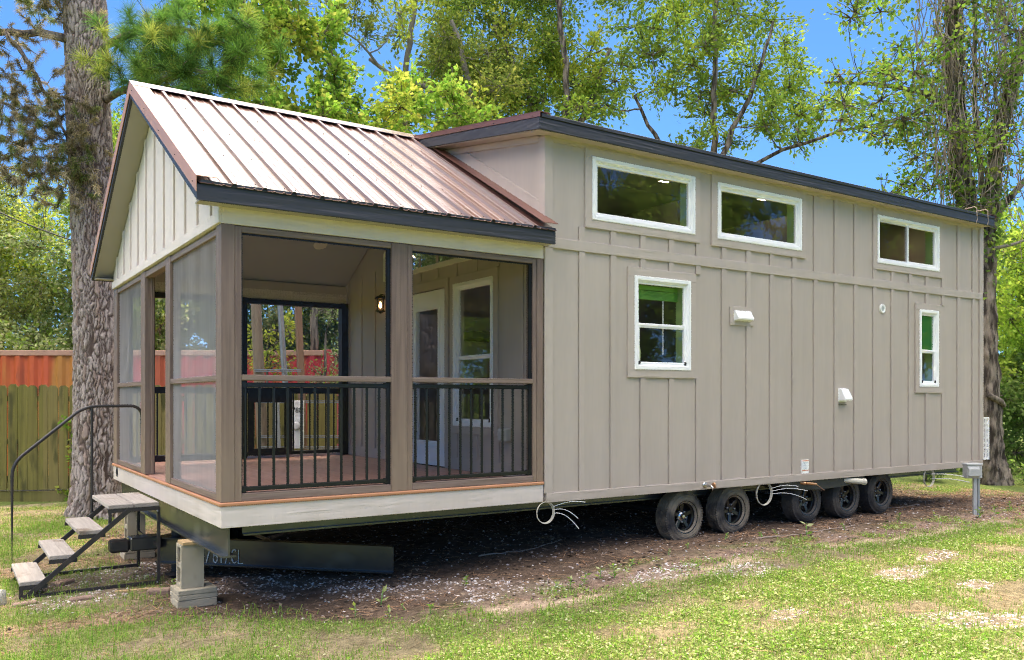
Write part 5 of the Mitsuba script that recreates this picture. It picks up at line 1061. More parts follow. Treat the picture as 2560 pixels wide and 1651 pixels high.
CENTRE_OAK = [(8.1, 10.6, 13.6, 0.72), (8.3, 9.6, 9.9, 0.94), (7.2, 10.3, 13.0, 0.88), (8.8, 10.3, 14.1, 0.67), (8.2, 11.3, 14.6, 0.79), (7.9, 11.3, 11.9, 0.89), (5.3, 11.3, 11.9, 0.76), (8.0, 11.6, 12.5, 0.60), (5.4, 10.8, 12.8, 0.81), (7.2, 10.6, 13.7, 0.62), (8.6, 11.5, 11.2, 0.91), (7.1, 9.8, 10.0, 0.64), (8.0, 11.0, 10.3, 0.78), (8.0, 11.2, 13.8, 0.65), (6.4, 10.3, 11.2, 0.68), (6.7, 11.2, 11.6, 0.86), (5.0, 10.8, 9.4, 0.71), (8.4, 9.8, 12.8, 0.66), (6.0, 11.4, 11.1, 0.93), (6.2, 10.1, 9.8, 0.89), (7.5, 11.1, 12.7, 0.60), (8.5, 11.6, 9.7, 0.64), (6.3, 11.3, 9.8, 0.79), (7.0, 11.0, 10.8, 0.62), (8.6, 10.2, 9.2, 0.73), (6.9, 11.3, 12.4, 0.82), (5.5, 11.2, 8.8, 0.63), (7.9, 11.9, 14.0, 0.68), (8.8, 10.4, 13.1, 0.75), (6.4, 13.0, 12.1, 0.70), (6.3, 10.0, 12.3, 0.74), (6.3, 12.5, 11.3, 0.84), (6.7, 12.5, 9.3, 0.83), (7.7, 12.5, 12.7, 0.65), (7.5, 11.5, 10.1, 0.74), (8.2, 10.6, 12.9, 0.78), (6.6, 12.8, 13.8, 0.64), (9.6, 11.2, 13.1, 0.86), (6.5, 10.2, 9.1, 0.80), (7.6, 10.2, 10.1, 0.62), (6.1, 12.5, 10.5, 0.78), (9.2, 11.5, 14.6, 0.83), (7.7, 10.0, 11.2, 0.95), (8.2, 12.0, 12.0, 0.73), (6.7, 13.1, 10.1, 0.80), (7.0, 11.4, 13.9, 0.78), (6.0, 13.1, 14.2, 0.61), (6.0, 11.8, 14.1, 0.86), (5.5, 11.2, 9.6, 0.73), (5.8, 12.3, 9.9, 0.80), (7.2, 11.7, 9.4, 0.93), (8.8, 11.0, 13.7, 0.81), (9.3, 11.5, 9.7, 0.61), (6.1, 10.5, 12.7, 0.81), (7.4, 11.1, 9.0, 0.63), (8.5, 10.8, 8.9, 0.50), (7.8, 10.3, 9.6, 0.67), (6.4, 11.5, 9.3, 0.71), (6.8, 11.7, 9.8, 0.70), (6.0, 10.7, 8.7, 0.71), (8.3, 10.5, 9.4, 0.51), (6.5, 10.9, 9.1, 0.63), (7.7, 9.4, 9.0, 0.76), (7.3, 10.3, 8.8, 0.67), (6.4, 10.2, 8.6, 0.60), (6.7, 11.4, 8.5, 0.57), (7.8, 9.2, 8.3, 0.70), (7.0, 9.7, 8.6, 0.54), (7.3, 10.8, 9.5, 0.53), (8.4, 10.8, 9.9, 0.64)]
RIGHT_OAK = [(10.6, 7.5, 10.4, 0.68), (10.5, 9.3, 11.5, 0.84), (10.1, 9.3, 10.9, 0.61), (10.6, 8.1, 11.5, 0.59), (11.1, 8.4, 11.7, 0.78), (11.8, 7.2, 11.8, 0.60), (11.9, 7.7, 9.4, 0.81), (10.9, 8.2, 9.5, 0.88), (8.6, 8.3, 10.2, 0.60), (9.0, 7.3, 10.0, 0.57), (11.2, 7.2, 11.4, 0.58), (9.2, 9.5, 12.3, 0.65), (10.0, 7.0, 11.5, 0.76), (8.9, 7.9, 10.9, 0.63), (12.1, 8.4, 10.7, 0.72), (9.3, 6.8, 9.4, 0.70), (12.7, 7.3, 13.3, 0.82), (9.8, 9.0, 13.6, 0.58), (8.3, 8.4, 9.3, 0.72), (10.3, 9.5, 12.9, 0.71), (11.4, 7.8, 11.2, 0.74), (11.7, 8.2, 12.7, 0.88), (11.6, 6.7, 13.3, 0.63), (9.4, 7.1, 11.9, 0.79), (9.0, 8.8, 13.0, 0.79), (11.7, 7.1, 10.7, 0.86), (13.1, 7.3, 9.9, 0.69), (9.0, 9.1, 11.3, 0.82), (10.6, 7.6, 12.7, 0.73), (8.7, 7.8, 9.4, 0.66), (12.8, 7.4, 10.5, 0.68), (11.1, 7.1, 12.2, 0.73), (12.6, 8.0, 13.8, 0.58), (10.6, 6.3, 11.9, 0.87), (9.9, 7.7, 9.4, 0.62), (10.3, 7.8, 13.4, 0.68), (10.6, 8.7, 11.1, 0.63), (12.2, 7.4, 13.8, 0.85), (10.3, 6.8, 10.4, 0.89), (9.2, 9.7, 9.5, 0.87), (9.8, 8.9, 11.8, 0.83), (8.3, 7.6, 11.1, 0.68), (9.0, 8.2, 9.6, 0.63), (12.0, 6.6, 9.0, 0.66), (11.2, 7.0, 9.4, 0.84), (12.9, 7.8, 14.4, 0.58), (10.8, 9.1, 9.8, 0.62), (11.0, 9.0, 10.6, 0.83), (9.5, 7.5, 7.2, 0.51), (11.5, 5.3, 8.0, 0.47), (10.4, 6.0, 7.6, 0.45), (11.7, 6.2, 7.5, 0.47), (10.5, 7.0, 8.7, 0.58), (10.5, 5.9, 8.0, 0.50), (9.7, 6.8, 7.7, 0.47), (9.8, 7.4, 8.5, 0.40), (10.6, 8.0, 8.5, 0.62), (7.1, 8.5, 8.1, 0.48), (8.7, 7.7, 8.6, 0.47), (12.5, 6.8, 9.1, 0.62), (8.2, 8.8, 8.8, 0.56), (10.4, 8.0, 7.8, 0.41), (11.1, 7.8, 8.9, 0.60), (10.9, 7.3, 8.3, 0.40), (11.0, 6.4, 8.3, 0.48), (10.4, 7.6, 8.8, 0.45), (11.0, 7.5, 7.7, 0.44), (7.9, 8.5, 8.3, 0.52), (12.1, 6.0, 7.8, 0.54), (12.0, 6.3, 8.5, 0.58), (11.1, 6.7, 7.9, 0.63), (9.8, 8.3, 9.0, 0.61), (7.8, 9.2, 8.3, 0.45), (12.8, 5.7, 8.5, 0.43), (12.3, 5.3, 8.3, 0.31), (11.0, 5.6, 7.5, 0.35), (11.5, 5.9, 8.0, 0.40), (11.3, 6.5, 8.0, 0.40), (12.1, 6.3, 8.2, 0.33), (13.6, 6.1, 8.8, 0.40), (12.0, 6.9, 8.1, 0.37)]
VINE_CROWN = [(10.7, 1.5, 10.2, 0.74), (9.8, 2.8, 8.8, 0.53), (10.8, 0.8, 9.8, 0.73), (10.4, 0.6, 7.8, 0.62), (12.1, 1.6, 9.0, 0.45), (11.8, 1.8, 10.4, 0.59), (11.3, 1.6, 10.4, 0.48), (10.9, 2.2, 8.2, 0.57), (8.7, 1.8, 7.0, 0.48), (9.6, 1.3, 7.7, 0.48), (10.7, 1.2, 7.2, 0.70), (8.9, 1.8, 6.4, 0.72), (9.9, 1.4, 8.4, 0.48), (10.4, 2.1, 7.1, 0.59), (11.5, 1.2, 10.0, 0.45), (11.5, 1.6, 8.8, 0.70), (10.2, 1.4, 9.9, 0.58), (10.3, 1.0, 8.8, 0.51), (11.3, 2.3, 7.2, 0.62), (11.3, 1.4, 6.1, 0.73), (10.5, 1.8, 8.0, 0.50), (10.3, 1.8, 9.5, 0.71), (11.6, 1.9, 6.6, 0.72), (11.3, 1.3, 6.8, 0.64), (11.0, 2.0, 9.0, 0.47), (9.6, 1.2, 6.1, 0.48), (11.2, 1.2, 8.3, 0.58), (9.6, 2.3, 7.9, 0.49), (9.2, 1.8, 8.7, 0.69), (12.2, 1.7, 7.8, 0.74), (9.4, 1.9, 7.3, 0.62), (10.3, 2.2, 10.4, 0.57), (9.6, 1.9, 6.6, 0.75), (10.1, 2.9, 7.8, 0.48), (10.1, 1.2, 5.9, 0.60), (10.8, 2.4, 7.6, 0.68), (10.8, 0.8, 8.8, 0.62), (9.8, 2.5, 9.7, 0.71), (10.3, 2.9, 9.8, 0.51), (9.1, 2.3, 7.4, 0.41), (10.1, 2.8, 9.4, 0.46), (10.1, 3.0, 7.7, 0.35), (8.5, 2.1, 8.8, 0.54), (9.2, 3.4, 9.6, 0.47), (8.7, 2.9, 6.6, 0.54), (8.0, 2.4, 7.1, 0.38), (8.6, 2.6, 8.3, 0.40), (8.7, 2.7, 8.9, 0.41), (8.2, 2.5, 6.7, 0.51), (8.8, 2.7, 9.3, 0.40), (8.1, 2.6, 9.1, 0.51), (8.7, 2.5, 7.3, 0.40), (9.2, 2.0, 6.4, 0.51), (9.3, 3.0, 8.7, 0.47), (8.4, 1.9, 6.6, 0.53), (9.8, 3.0, 6.9, 0.45), (9.6, 2.4, 6.6, 0.42), (9.6, 2.6, 6.4, 0.35), (10.8, 2.4, 6.6, 0.40), (10.7, 2.5, 5.5, 0.36), (9.1, 2.3, 5.2, 0.39), (10.1, 2.3, 5.5, 0.43), (9.8, 2.7, 5.3, 0.49), (9.9, 1.9, 5.3, 0.43), (10.6, 2.8, 6.5, 0.49), (10.3, 2.7, 5.6, 0.38), (10.8, 2.0, 5.7, 0.40), (10.8, 1.7, 5.2, 0.47), (10.3, 1.4, 5.0, 0.43), (10.3, 2.0, 5.9, 0.42), (10.3, 1.7, 5.3, 0.43), (9.1, 2.5, 6.3, 0.43), (10.1, 2.3, 6.0, 0.42)]
LEFT_TREE = [(-4.0, 19.4, 3.7, 0.73), (-4.5, 19.9, 4.1, 0.82), (-3.1, 18.2, 4.1, 0.73), (-4.8, 20.0, 5.3, 0.86), (-3.2, 17.5, 4.7, 0.97), (-3.9, 20.3, 5.3, 0.75), (-4.4, 19.9, 6.2, 0.90), (-4.9, 17.5, 4.9, 0.67), (-2.6, 19.4, 5.7, 0.99), (-3.4, 18.8, 3.8, 0.84), (-3.9, 17.6, 4.3, 0.83), (-4.5, 18.1, 3.7, 0.98), (-2.8, 19.3, 3.8, 0.79), (-3.9, 16.8, 2.9, 0.85), (-3.8, 20.2, 3.3, 0.61), (-4.4, 18.3, 4.8, 0.61), (-3.5, 19.7, 5.9, 0.93), (-3.9, 18.9, 5.4, 0.63), (-4.5, 17.5, 3.0, 0.72), (-2.8, 16.1, 5.5, 0.82), (-4.4, 17.5, 5.8, 0.72), (-3.0, 17.3, 2.9, 0.70), (-3.6, 16.9, 5.3, 0.98), (-3.8, 17.3, 3.6, 0.97), (-3.9, 18.2, 6.0, 0.75), (-4.9, 18.3, 5.9, 0.83), (-2.9, 16.2, 3.0, 0.88), (-2.8, 18.1, 6.2, 0.92), (-3.4, 19.6, 4.4, 0.90), (-3.2, 16.7, 3.6, 0.90), (-3.8, 17.7, 5.2, 0.86), (-2.9, 16.3, 4.3, 0.99), (-3.6, 18.6, 6.9, 0.59), (-3.6, 18.2, 6.2, 0.53), (-3.4, 16.9, 6.8, 0.62), (-3.4, 17.5, 6.0, 0.60), (-4.1, 18.0, 7.1, 0.66), (-4.0, 17.9, 6.5, 0.62)]
LEFT_TREE_PALE = [(-2.2, 14.9, 4.3, 0.84), (-2.9, 15.5, 5.0, 0.74), (-0.8, 15.8, 5.1, 0.81), (-1.7, 15.7, 5.3, 0.81), (-1.2, 15.5, 3.8, 0.73), (-1.1, 17.1, 3.5, 0.95), (-0.3, 16.7, 3.4, 0.64), (-1.4, 15.1, 5.0, 0.62), (-1.4, 16.6, 4.9, 0.61), (-0.8, 16.2, 3.5, 0.87), (-0.2, 15.8, 2.8, 0.87), (-2.5, 17.0, 3.7, 0.78), (-2.2, 17.5, 2.9, 0.90), (-1.0, 14.6, 4.1, 0.81), (-0.5, 16.8, 4.7, 0.89), (-1.4, 14.0, 3.4, 0.63), (-2.8, 17.9, 3.2, 0.68), (-2.1, 14.6, 3.1, 0.68), (-1.5, 17.1, 2.7, 0.75), (-0.5, 14.7, 4.6, 0.75), (-3.0, 15.1, 2.7, 0.88), (-0.7, 13.9, 3.1, 0.75), (-2.2, 15.7, 4.0, 0.63), (-0.4, 15.5, 3.6, 0.74), (-1.5, 15.7, 2.7, 0.62), (-2.1, 16.6, 4.4, 0.67), (-1.9, 17.1, 5.0, 0.73), (-2.2, 16.4, 3.1, 0.92), (-2.9, 15.8, 2.6, 0.84), (-1.7, 15.5, 4.5, 0.61), (-0.8, 16.6, 2.8, 0.71), (-1.7, 14.3, 2.6, 0.67), (-0.7, 14.6, 2.8, 0.83), (-2.9, 17.6, 4.6, 0.93), (-1.4, 17.5, 5.4, 0.81), (-2.0, 15.2, 5.3, 0.56), (-1.2, 15.5, 5.4, 0.69), (-0.6, 15.1, 6.1, 0.69), (-2.2, 15.4, 5.8, 0.58), (-0.6, 14.5, 5.9, 0.47), (-1.8, 14.7, 6.3, 0.56), (-1.2, 13.9, 6.4, 0.70), (-0.6, 13.9, 5.6, 0.58), (-1.6, 14.0, 5.7, 0.47), (-2.0, 15.9, 5.6, 0.48), (-2.2, 15.4, 6.4, 0.64), (-1.3, 15.5, 6.3, 0.50)]
BACK_TREE = [(3.3, 15.7, 4.6, 1.19), (1.0, 16.4, 3.9, 0.83), (1.6, 17.4, 6.3, 1.06), (0.7, 17.2, 4.5, 1.01), (1.3, 18.6, 5.6, 1.19), (4.1, 17.3, 2.4, 1.17), (1.9, 15.6, 2.9, 0.83), (1.1, 18.6, 4.6, 1.15), (1.1, 18.4, 2.4, 0.84), (2.6, 15.0, 3.2, 0.87), (2.4, 18.1, 5.8, 1.00), (3.6, 16.5, 6.3, 1.15), (0.5, 18.0, 6.2, 1.07), (1.5, 15.8, 5.9, 0.91), (1.7, 15.9, 4.2, 0.80), (0.6, 16.3, 2.5, 1.04), (1.7, 17.1, 4.3, 0.99), (3.0, 17.0, 4.8, 1.17), (3.7, 17.2, 3.5, 0.91), (2.4, 17.6, 2.4, 1.04), (1.5, 16.6, 2.7, 0.94), (2.4, 15.6, 5.5, 0.88), (0.8, 19.4, 3.7, 0.91), (2.9, 16.5, 2.4, 1.02), (0.9, 18.2, 3.6, 0.83), (3.6, 15.9, 2.8, 1.08), (0.6, 17.6, 5.3, 0.86), (2.4, 17.0, 3.2, 0.81), (1.6, 16.6, 5.2, 1.06), (2.1, 18.0, 4.8, 0.98), (4.0, 17.5, 5.3, 1.14), (0.4, 17.3, 2.5, 0.90), (0.3, 16.4, 5.0, 1.01), (2.7, 17.9, 3.4, 0.99), (3.2, 17.7, 6.3, 1.12), (1.8, 18.9, 3.7, 0.99), (3.0, 14.6, 4.1, 0.98), (3.3, 15.5, 6.1, 1.08), (2.4, 15.1, 2.4, 0.90), (2.9, 14.6, 5.9, 0.95), (0.4, 17.1, 3.5, 0.96)]
BACK_TREE_B = [(4.7, 12.7, 4.2, 0.96), (6.8, 12.2, 2.3, 1.18), (5.6, 14.2, 3.6, 1.18), (4.7, 15.1, 2.8, 1.15), (5.4, 12.4, 3.2, 1.01), (3.5, 13.1, 2.3, 0.86), (3.3, 14.8, 4.8, 0.93), (5.6, 12.9, 2.3, 0.82), (6.2, 13.9, 6.1, 0.98), (6.0, 13.8, 4.9, 0.81), (6.5, 12.4, 4.2, 1.00), (6.1, 11.7, 3.7, 0.81), (3.5, 14.6, 5.8, 0.93), (7.4, 13.9, 3.0, 0.93), (3.6, 15.7, 6.3, 0.93), (4.2, 13.0, 5.5, 1.20), (3.6, 15.9, 4.6, 1.07), (4.6, 13.2, 3.3, 1.06), (3.3, 13.6, 5.4, 1.18), (4.8, 14.1, 5.6, 1.13), (3.9, 14.3, 2.6, 1.14), (4.3, 14.9, 3.9, 1.15), (6.2, 13.1, 3.8, 0.86), (5.6, 14.9, 4.8, 1.20), (7.2, 13.5, 4.6, 1.02), (6.5, 14.4, 2.5, 0.95), (5.2, 11.9, 4.1, 0.85), (3.7, 16.4, 3.2, 0.92), (5.7, 12.3, 5.3, 0.94), (6.0, 11.5, 4.9, 1.11), (5.9, 13.2, 5.7, 0.88), (7.0, 14.0, 5.7, 0.89), (6.6, 14.0, 3.8, 0.95), (4.1, 13.8, 3.8, 0.92), (3.0, 13.4, 4.2, 0.81), (6.6, 12.9, 5.1, 0.91), (4.4, 12.8, 2.4, 1.14), (7.7, 13.7, 6.0, 0.89)]
WOODS_LEFT = [(-11.0, 16.4, 0.5, 1.11), (-7.3, 15.3, 4.4, 1.17), (-10.2, 14.7, -0.3, 0.83), (-9.6, 19.8, 5.2, 1.11), (-10.7, 18.1, 2.6, 1.10), (-10.3, 16.3, 0.7, 1.19), (-9.7, 15.4, 5.1, 1.02), (-8.0, 14.2, 4.6, 1.04), (-13.0, 15.1, 0.8, 0.82), (-9.5, 16.8, 3.8, 0.89), (-9.4, 17.6, 3.3, 0.83), (-11.3, 15.7, 2.2, 0.88), (-11.7, 14.4, 3.0, 0.87), (-10.0, 14.6, 2.1, 0.89), (-7.7, 14.5, 3.4, 0.87), (-8.9, 16.6, 0.8, 1.04), (-9.1, 15.2, 1.9, 0.81), (-9.4, 16.9, 3.6, 1.16), (-12.6, 14.9, 1.7, 1.03), (-8.6, 13.8, 3.3, 1.02), (-7.8, 14.3, 4.7, 0.96), (-10.3, 18.9, 1.5, 1.08), (-8.6, 16.4, 3.3, 0.93), (-6.8, 17.4, 5.5, 0.85), (-11.7, 19.3, 1.8, 0.89), (-9.7, 16.3, 3.3, 0.88), (-10.5, 18.8, 4.6, 1.01), (-10.6, 16.4, 3.6, 1.03), (-7.7, 13.7, 6.5, 1.10), (-6.6, 13.2, 3.6, 1.18), (-9.5, 14.4, 5.9, 1.04), (-12.3, 18.1, 2.0, 1.06), (-8.0, 15.8, 4.1, 0.85), (-9.1, 17.8, 5.4, 0.81)]
WOODS_LEFT_B = [(-12.0, 10.5, 2.1, 0.93), (-12.2, 14.4, 3.8, 0.95), (-14.3, 12.3, 4.2, 0.85), (-11.9, 13.2, 1.1, 0.85), (-15.7, 12.3, 2.2, 1.18), (-11.5, 14.8, 4.9, 0.96), (-14.1, 12.5, 1.7, 1.15), (-12.5, 13.2, 3.0, 1.12), (-11.3, 12.0, 0.3, 0.86), (-13.1, 10.7, 3.7, 0.85), (-11.5, 12.3, 2.6, 1.00), (-13.3, 9.9, -1.5, 1.00), (-10.3, 9.5, 3.0, 1.03), (-14.1, 13.6, 1.8, 1.18), (-16.8, 12.8, 4.9, 1.13), (-13.0, 12.0, 5.2, 1.12), (-15.0, 13.4, 1.8, 0.91), (-13.9, 12.4, 3.0, 1.12), (-14.3, 9.8, 5.6, 0.96), (-12.7, 13.2, 1.6, 1.10), (-15.2, 12.2, 3.3, 1.01), (-12.4, 11.5, 1.9, 1.12), (-11.6, 12.7, 5.6, 1.20), (-13.4, 11.3, -0.1, 1.00), (-13.5, 8.8, 2.0, 1.11), (-12.5, 12.8, 1.5, 0.94), (-14.3, 11.4, 2.5, 0.81), (-12.4, 12.7, 3.9, 0.92), (-14.3, 12.5, 5.3, 1.02), (-15.2, 10.7, 1.3, 0.90)]
GATE_SHRUB = [(1.5, 7.8, 2.9, 0.43), (1.2, 8.7, 3.2, 0.32), (1.3, 9.0, 1.9, 0.39), (1.3, 8.5, 3.1, 0.34), (1.3, 8.7, 1.8, 0.32), (1.3, 8.4, 2.3, 0.34), (1.7, 8.4, 3.2, 0.32), (1.1, 8.7, 1.5, 0.40), (1.7, 8.6, 2.3, 0.48), (1.4, 8.2, 2.1, 0.33), (1.0, 8.4, 1.9, 0.40), (1.4, 8.1, 2.5, 0.41), (1.4, 8.0, 1.7, 0.38), (1.7, 8.2, 2.8, 0.34)]
YELLOW_SHRUB = [(0.3, 9.8, 2.7, 0.32), (0.5, 9.8, 2.2, 0.32), (0.2, 9.8, 2.3, 0.31), (0.4, 10.1, 2.3, 0.31), (0.9, 9.9, 2.8, 0.36), (0.6, 9.4, 2.9, 0.39), (0.7, 9.5, 2.2, 0.31), (0.6, 9.9, 2.5, 0.31)]
TRUNK_SIDE = [(-1.9, 12.1, 6.4, 0.56), (-1.1, 13.2, 6.4, 0.55), (-1.5, 12.5, 5.0, 0.67), (-1.4, 11.6, 5.0, 0.70), (-1.7, 13.1, 5.4, 0.57), (-0.8, 13.0, 7.1, 0.62), (-1.7, 13.8, 6.4, 0.55), (-1.7, 12.8, 6.2, 0.57), (-1.8, 13.4, 4.9, 0.67), (-1.9, 13.2, 7.2, 0.67), (-1.5, 12.0, 5.8, 0.59), (-1.2, 11.6, 6.1, 0.70), (-1.3, 12.1, 6.4, 0.69), (-0.9, 12.7, 5.9, 0.62), (-1.0, 12.1, 4.5, 0.52), (-1.0, 12.3, 5.6, 0.54), (-1.8, 14.0, 6.9, 0.53), (-1.2, 13.6, 5.7, 0.56), (-1.7, 12.5, 6.9, 0.71), (-1.1, 12.3, 7.0, 0.62), (-1.6, 12.6, 5.6, 0.52), (-1.0, 13.2, 5.3, 0.68)]
RIGHT_WOOD = [(17.5, 4.0, 4.3, 0.87), (17.6, 2.9, 2.8, 0.75), (16.9, 3.8, 5.2, 0.74), (15.8, 3.0, 2.4, 0.80), (18.0, 3.9, 2.8, 0.83), (15.1, 1.8, 5.1, 0.72), (14.4, 2.4, 4.8, 0.71), (16.5, 2.6, 4.9, 0.87), (17.0, 4.1, 2.2, 0.72), (15.3, 2.2, 4.4, 0.85), (15.6, 3.4, 4.0, 0.82), (16.8, 2.7, 3.1, 0.80), (18.3, 2.7, 3.0, 0.65), (16.8, 3.2, 2.5, 0.79), (19.2, 3.2, 2.3, 0.73), (15.8, 1.7, 4.9, 0.66), (14.7, 3.0, 2.1, 0.81), (16.7, 1.8, 4.9, 0.80), (16.2, 3.4, 3.3, 0.89), (17.1, 4.5, 5.2, 0.65), (14.6, 2.8, 3.3, 1.00), (17.3, 4.9, 3.6, 0.61), (18.2, 3.1, 4.1, 0.67), (17.1, 2.1, 3.6, 0.86), (15.9, 2.6, 3.4, 0.93), (19.0, 3.8, 2.9, 0.61), (15.9, 1.6, 4.1, 0.82), (18.2, 3.7, 4.7, 0.76), (18.5, 3.9, 5.5, 0.87), (16.2, 3.7, 2.1, 0.70), (17.8, 2.5, 4.3, 0.89), (15.7, 2.5, 2.0, 0.67), (16.6, 3.2, 4.2, 0.86), (13.8, 3.0, 3.8, 0.86), (17.4, 3.8, 2.5, 0.65), (16.3, 4.2, 2.8, 0.96), (16.1, 3.6, 4.8, 0.78), (15.0, 1.9, 3.7, 0.67), (18.0, 4.0, 3.5, 0.68), (16.1, 3.9, 5.7, 0.71), (18.1, 3.0, 5.4, 0.80)]
RIGHT_WOOD_B = [(14.9, 2.0, 0.4, 0.83), (16.9, 2.4, -0.1, 0.83), (16.8, 2.7, 1.2, 0.79), (14.4, 2.2, 1.2, 0.85), (14.7, 3.2, 0.4, 0.76), (15.5, 3.4, 1.8, 0.63), (15.6, 3.1, 0.3, 0.60), (15.2, 1.4, 2.2, 0.56), (16.2, 1.7, 2.3, 0.68), (15.2, 2.5, 1.8, 0.72), (15.9, 2.4, 0.7, 0.58), (14.7, 3.5, 2.1, 0.72), (15.1, 1.7, 1.2, 0.84), (14.9, 3.0, 1.7, 0.59), (15.9, 3.1, 2.2, 0.63), (15.0, 1.2, 0.6, 0.78), (16.1, 1.9, 0.1, 0.64), (14.2, 2.5, 0.4, 0.62), (13.3, 2.3, 1.6, 0.59), (16.2, 2.4, 2.1, 0.60), (13.6, 2.9, 0.6, 0.59), (14.6, 2.5, 2.2, 0.60), (15.9, 1.9, 1.2, 0.56), (15.5, 2.9, 1.3, 0.58), (16.2, 2.9, -0.1, 0.50), (13.7, 2.7, 1.7, 0.57), (12.9, 2.6, 0.1, 0.78), (14.1, 3.1, 1.3, 0.54), (16.2, 3.3, 0.9, 0.68), (13.0, 2.6, 2.1, 0.61), (17.0, 2.2, 0.7, 0.79), (17.0, 2.3, 2.0, 0.66), (13.9, 2.0, 1.8, 0.72), (14.8, 2.7, 1.2, 0.52), (16.6, 2.0, 1.4, 0.81)]
m = mean(OLIVE_OAK)
leafy('oak_tree', 'olive yellow oak crown above the porch ridge', OLIVE_OAK, [(3.4, 11.8, -0.2), (3.6, 11.6, 5.0), (4.2, 11.4, 9.0), (4.6, 11.3, 12.0)], 0.12, 520, OLIVE, (0.07, 0.125), 41, 'pale_bark',
      limbs=[([(3.1, 10.9, 9.1), (3.65, 10.5, 8.65), (4.24, 10.1, 8.4), (4.75, 9.8, 8.05), (5.1, 9.9, 7.6), (3.7, 11.5, 5.6)], 0.04, 0.10), ([(4.9, 10.4, 10.2), (5.0, 10.1, 9.2), (5.15, 9.9, 8.3), (5.1, 9.9, 7.7)], 0.05, 0.10)], kinds=(YELLOW, 0.15))
leafy('sweetgum_tree', 'bright green leafy tree right behind the porch ridge', BRIGHT_TREE, [(1.6, 10.6, -0.2), (1.7, 10.4, 5.0), (1.9, 10.1, 9.0)], 0.10, 560, BRIGHT, (0.08, 0.13), 42, slim=0.8, kinds=(YELLOW, 0.06))
leafy('oak_tree', 'dense green oak crown behind the dormer roof', CENTRE_OAK, [(7.5, 10.2, -0.2), (7.45, 9.6, 5.0), (7.4, 9.3, 8.7), (7.15, 9.4, 11.5)], 0.13, 580, LEAFG + OLIVE[:2], (0.08, 0.135), 43, kinds=(YELLOW, 0.3),
      limbs=[([(7.4, 9.4, 7.4), (7.9, 9.0, 8.6), (8.3, 8.8, 9.8)], 0.09, 0.04), ([(7.4, 9.4, 6.6), (6.9, 9.9, 8.4), (6.2, 10.6, 10.5)], 0.10, 0.04)])
leafy('oak_tree', 'yellow green oak with open branches above the right half of the roof', RIGHT_OAK, [(10.6, 7.6, -0.2), (10.4, 7.3, 4.5), (10.1, 7.2, 7.5), (9.9, 7.0, 11.0)], 0.12, 430, YELLOW[:3] + LEAFG[:2], (0.08, 0.135), 44, kinds=(LEAFG, 0.3),
      limbs=[([(10.3, 7.3, 6.4), (11.0, 6.2, 7.2), (12.2, 5.0, 7.7), (13.2, 4.3, 7.6)], 0.055, 0.02), ([(10.3, 7.3, 5.8), (9.2, 8.0, 7.3), (8.6, 8.3, 8.6)], 0.08, 0.03), ([(10.2, 7.2, 7.0), (10.9, 6.7, 8.8), (11.4, 6.6, 10.4)], 0.07, 0.03)])
leafy('shrub_tree', 'olive yellow tree behind the container left of the pine', LEFT_TREE, [(-3.6, 18.2, -0.2), (-3.6, 18.0, 3.0), (-3.4, 17.8, 6.0)], 0.13, 620, OLIVE + PALEL[:2], (0.07, 0.11), 45, kinds=(YELLOW, 0.3))
leafy('maple_tree', 'pale green tree behind the container next to the pine trunk', LEFT_TREE_PALE, [(-1.2, 16.4, -0.2), (-1.2, 16.3, 3.5), (-1.4, 16.0, 6.5)], 0.14, 640, PALEL + LEAFG[:2], (0.08, 0.13), 46, slim=0.7)
leafy('maple_tree', 'dark green tree over the container seen through the porch', BACK_TREE, [(1.2, 17.0, -0.2), (1.2, 16.8, 3.0), (1.4, 16.6, 6.5)], 0.16, 760, DEEP, (0.10, 0.16), 47, kinds=(PALEL, 0.3))
leafy('maple_tree', 'grey green tree right of the container seen through the porch', BACK_TREE_B, [(4.4, 14.2, -0.2), (4.4, 14.0, 3.0), (4.6, 13.8, 6.0)], 0.16, 760, DEEP + PALEL[:1], (0.10, 0.15), 48, kinds=(PALEL, 0.35))
leafy('woods_tree', 'leafy tree left of the picture that shows in the porch window glass', WOODS_LEFT, [(-9.5, 16.0, -0.2), (-9.5, 16.0, 3.0), (-9.4, 16.0, 6.5)], 0.16, 380, BRIGHT + LEAFG, (0.10, 0.16), 55)
leafy('woods_tree', 'second leafy tree left of the picture that shows in the porch door glass', WOODS_LEFT_B, [(-13.5, 11.5, -0.2), (-13.5, 11.5, 3.0), (-13.4, 11.5, 6.5)], 0.16, 380, BRIGHT + LEAFG, (0.10, 0.16), 56)
leafy('fence_shrub', 'light green creeper bush at the end of the container', GATE_SHRUB, [(1.2, 8.9, -0.2), (1.2, 8.9, 1.5), (1.25, 8.8, 2.8)], 0.05, 620, PALEL + LEAFG[:2], (0.04, 0.07), 49, cat='shrub')
leafy('yellow_shrub', 'bright yellow green sapling just behind the container top', YELLOW_SHRUB, [(0.45, 9.95, -0.2), (0.45, 9.9, 1.6), (0.5, 9.8, 2.9)], 0.04, 520, YELLOW, (0.06, 0.10), 50, cat='shrub')
leafy('sweetgum_tree', 'slender light green tree showing between the pine trunk and the gable', TRUNK_SIDE, [(-1.2, 12.6, -0.2), (-1.2, 12.5, 4.0), (-1.3, 12.4, 7.0)], 0.11, 620, BRIGHT + OLIVE[:1], (0.06, 0.10), 51, slim=0.7)
leafy('wood_edge_tree', 'sunlit yellow green tree right of the home behind the vine tree', RIGHT_WOOD, [(16.3, 2.2, -0.1), (16.3, 2.2, 2.5), (16.2, 2.2, 5.5)], 0.13, 620, BRIGHT2, (0.08, 0.13), 52, slim=0.7, kinds=(DEEP, 0.25))
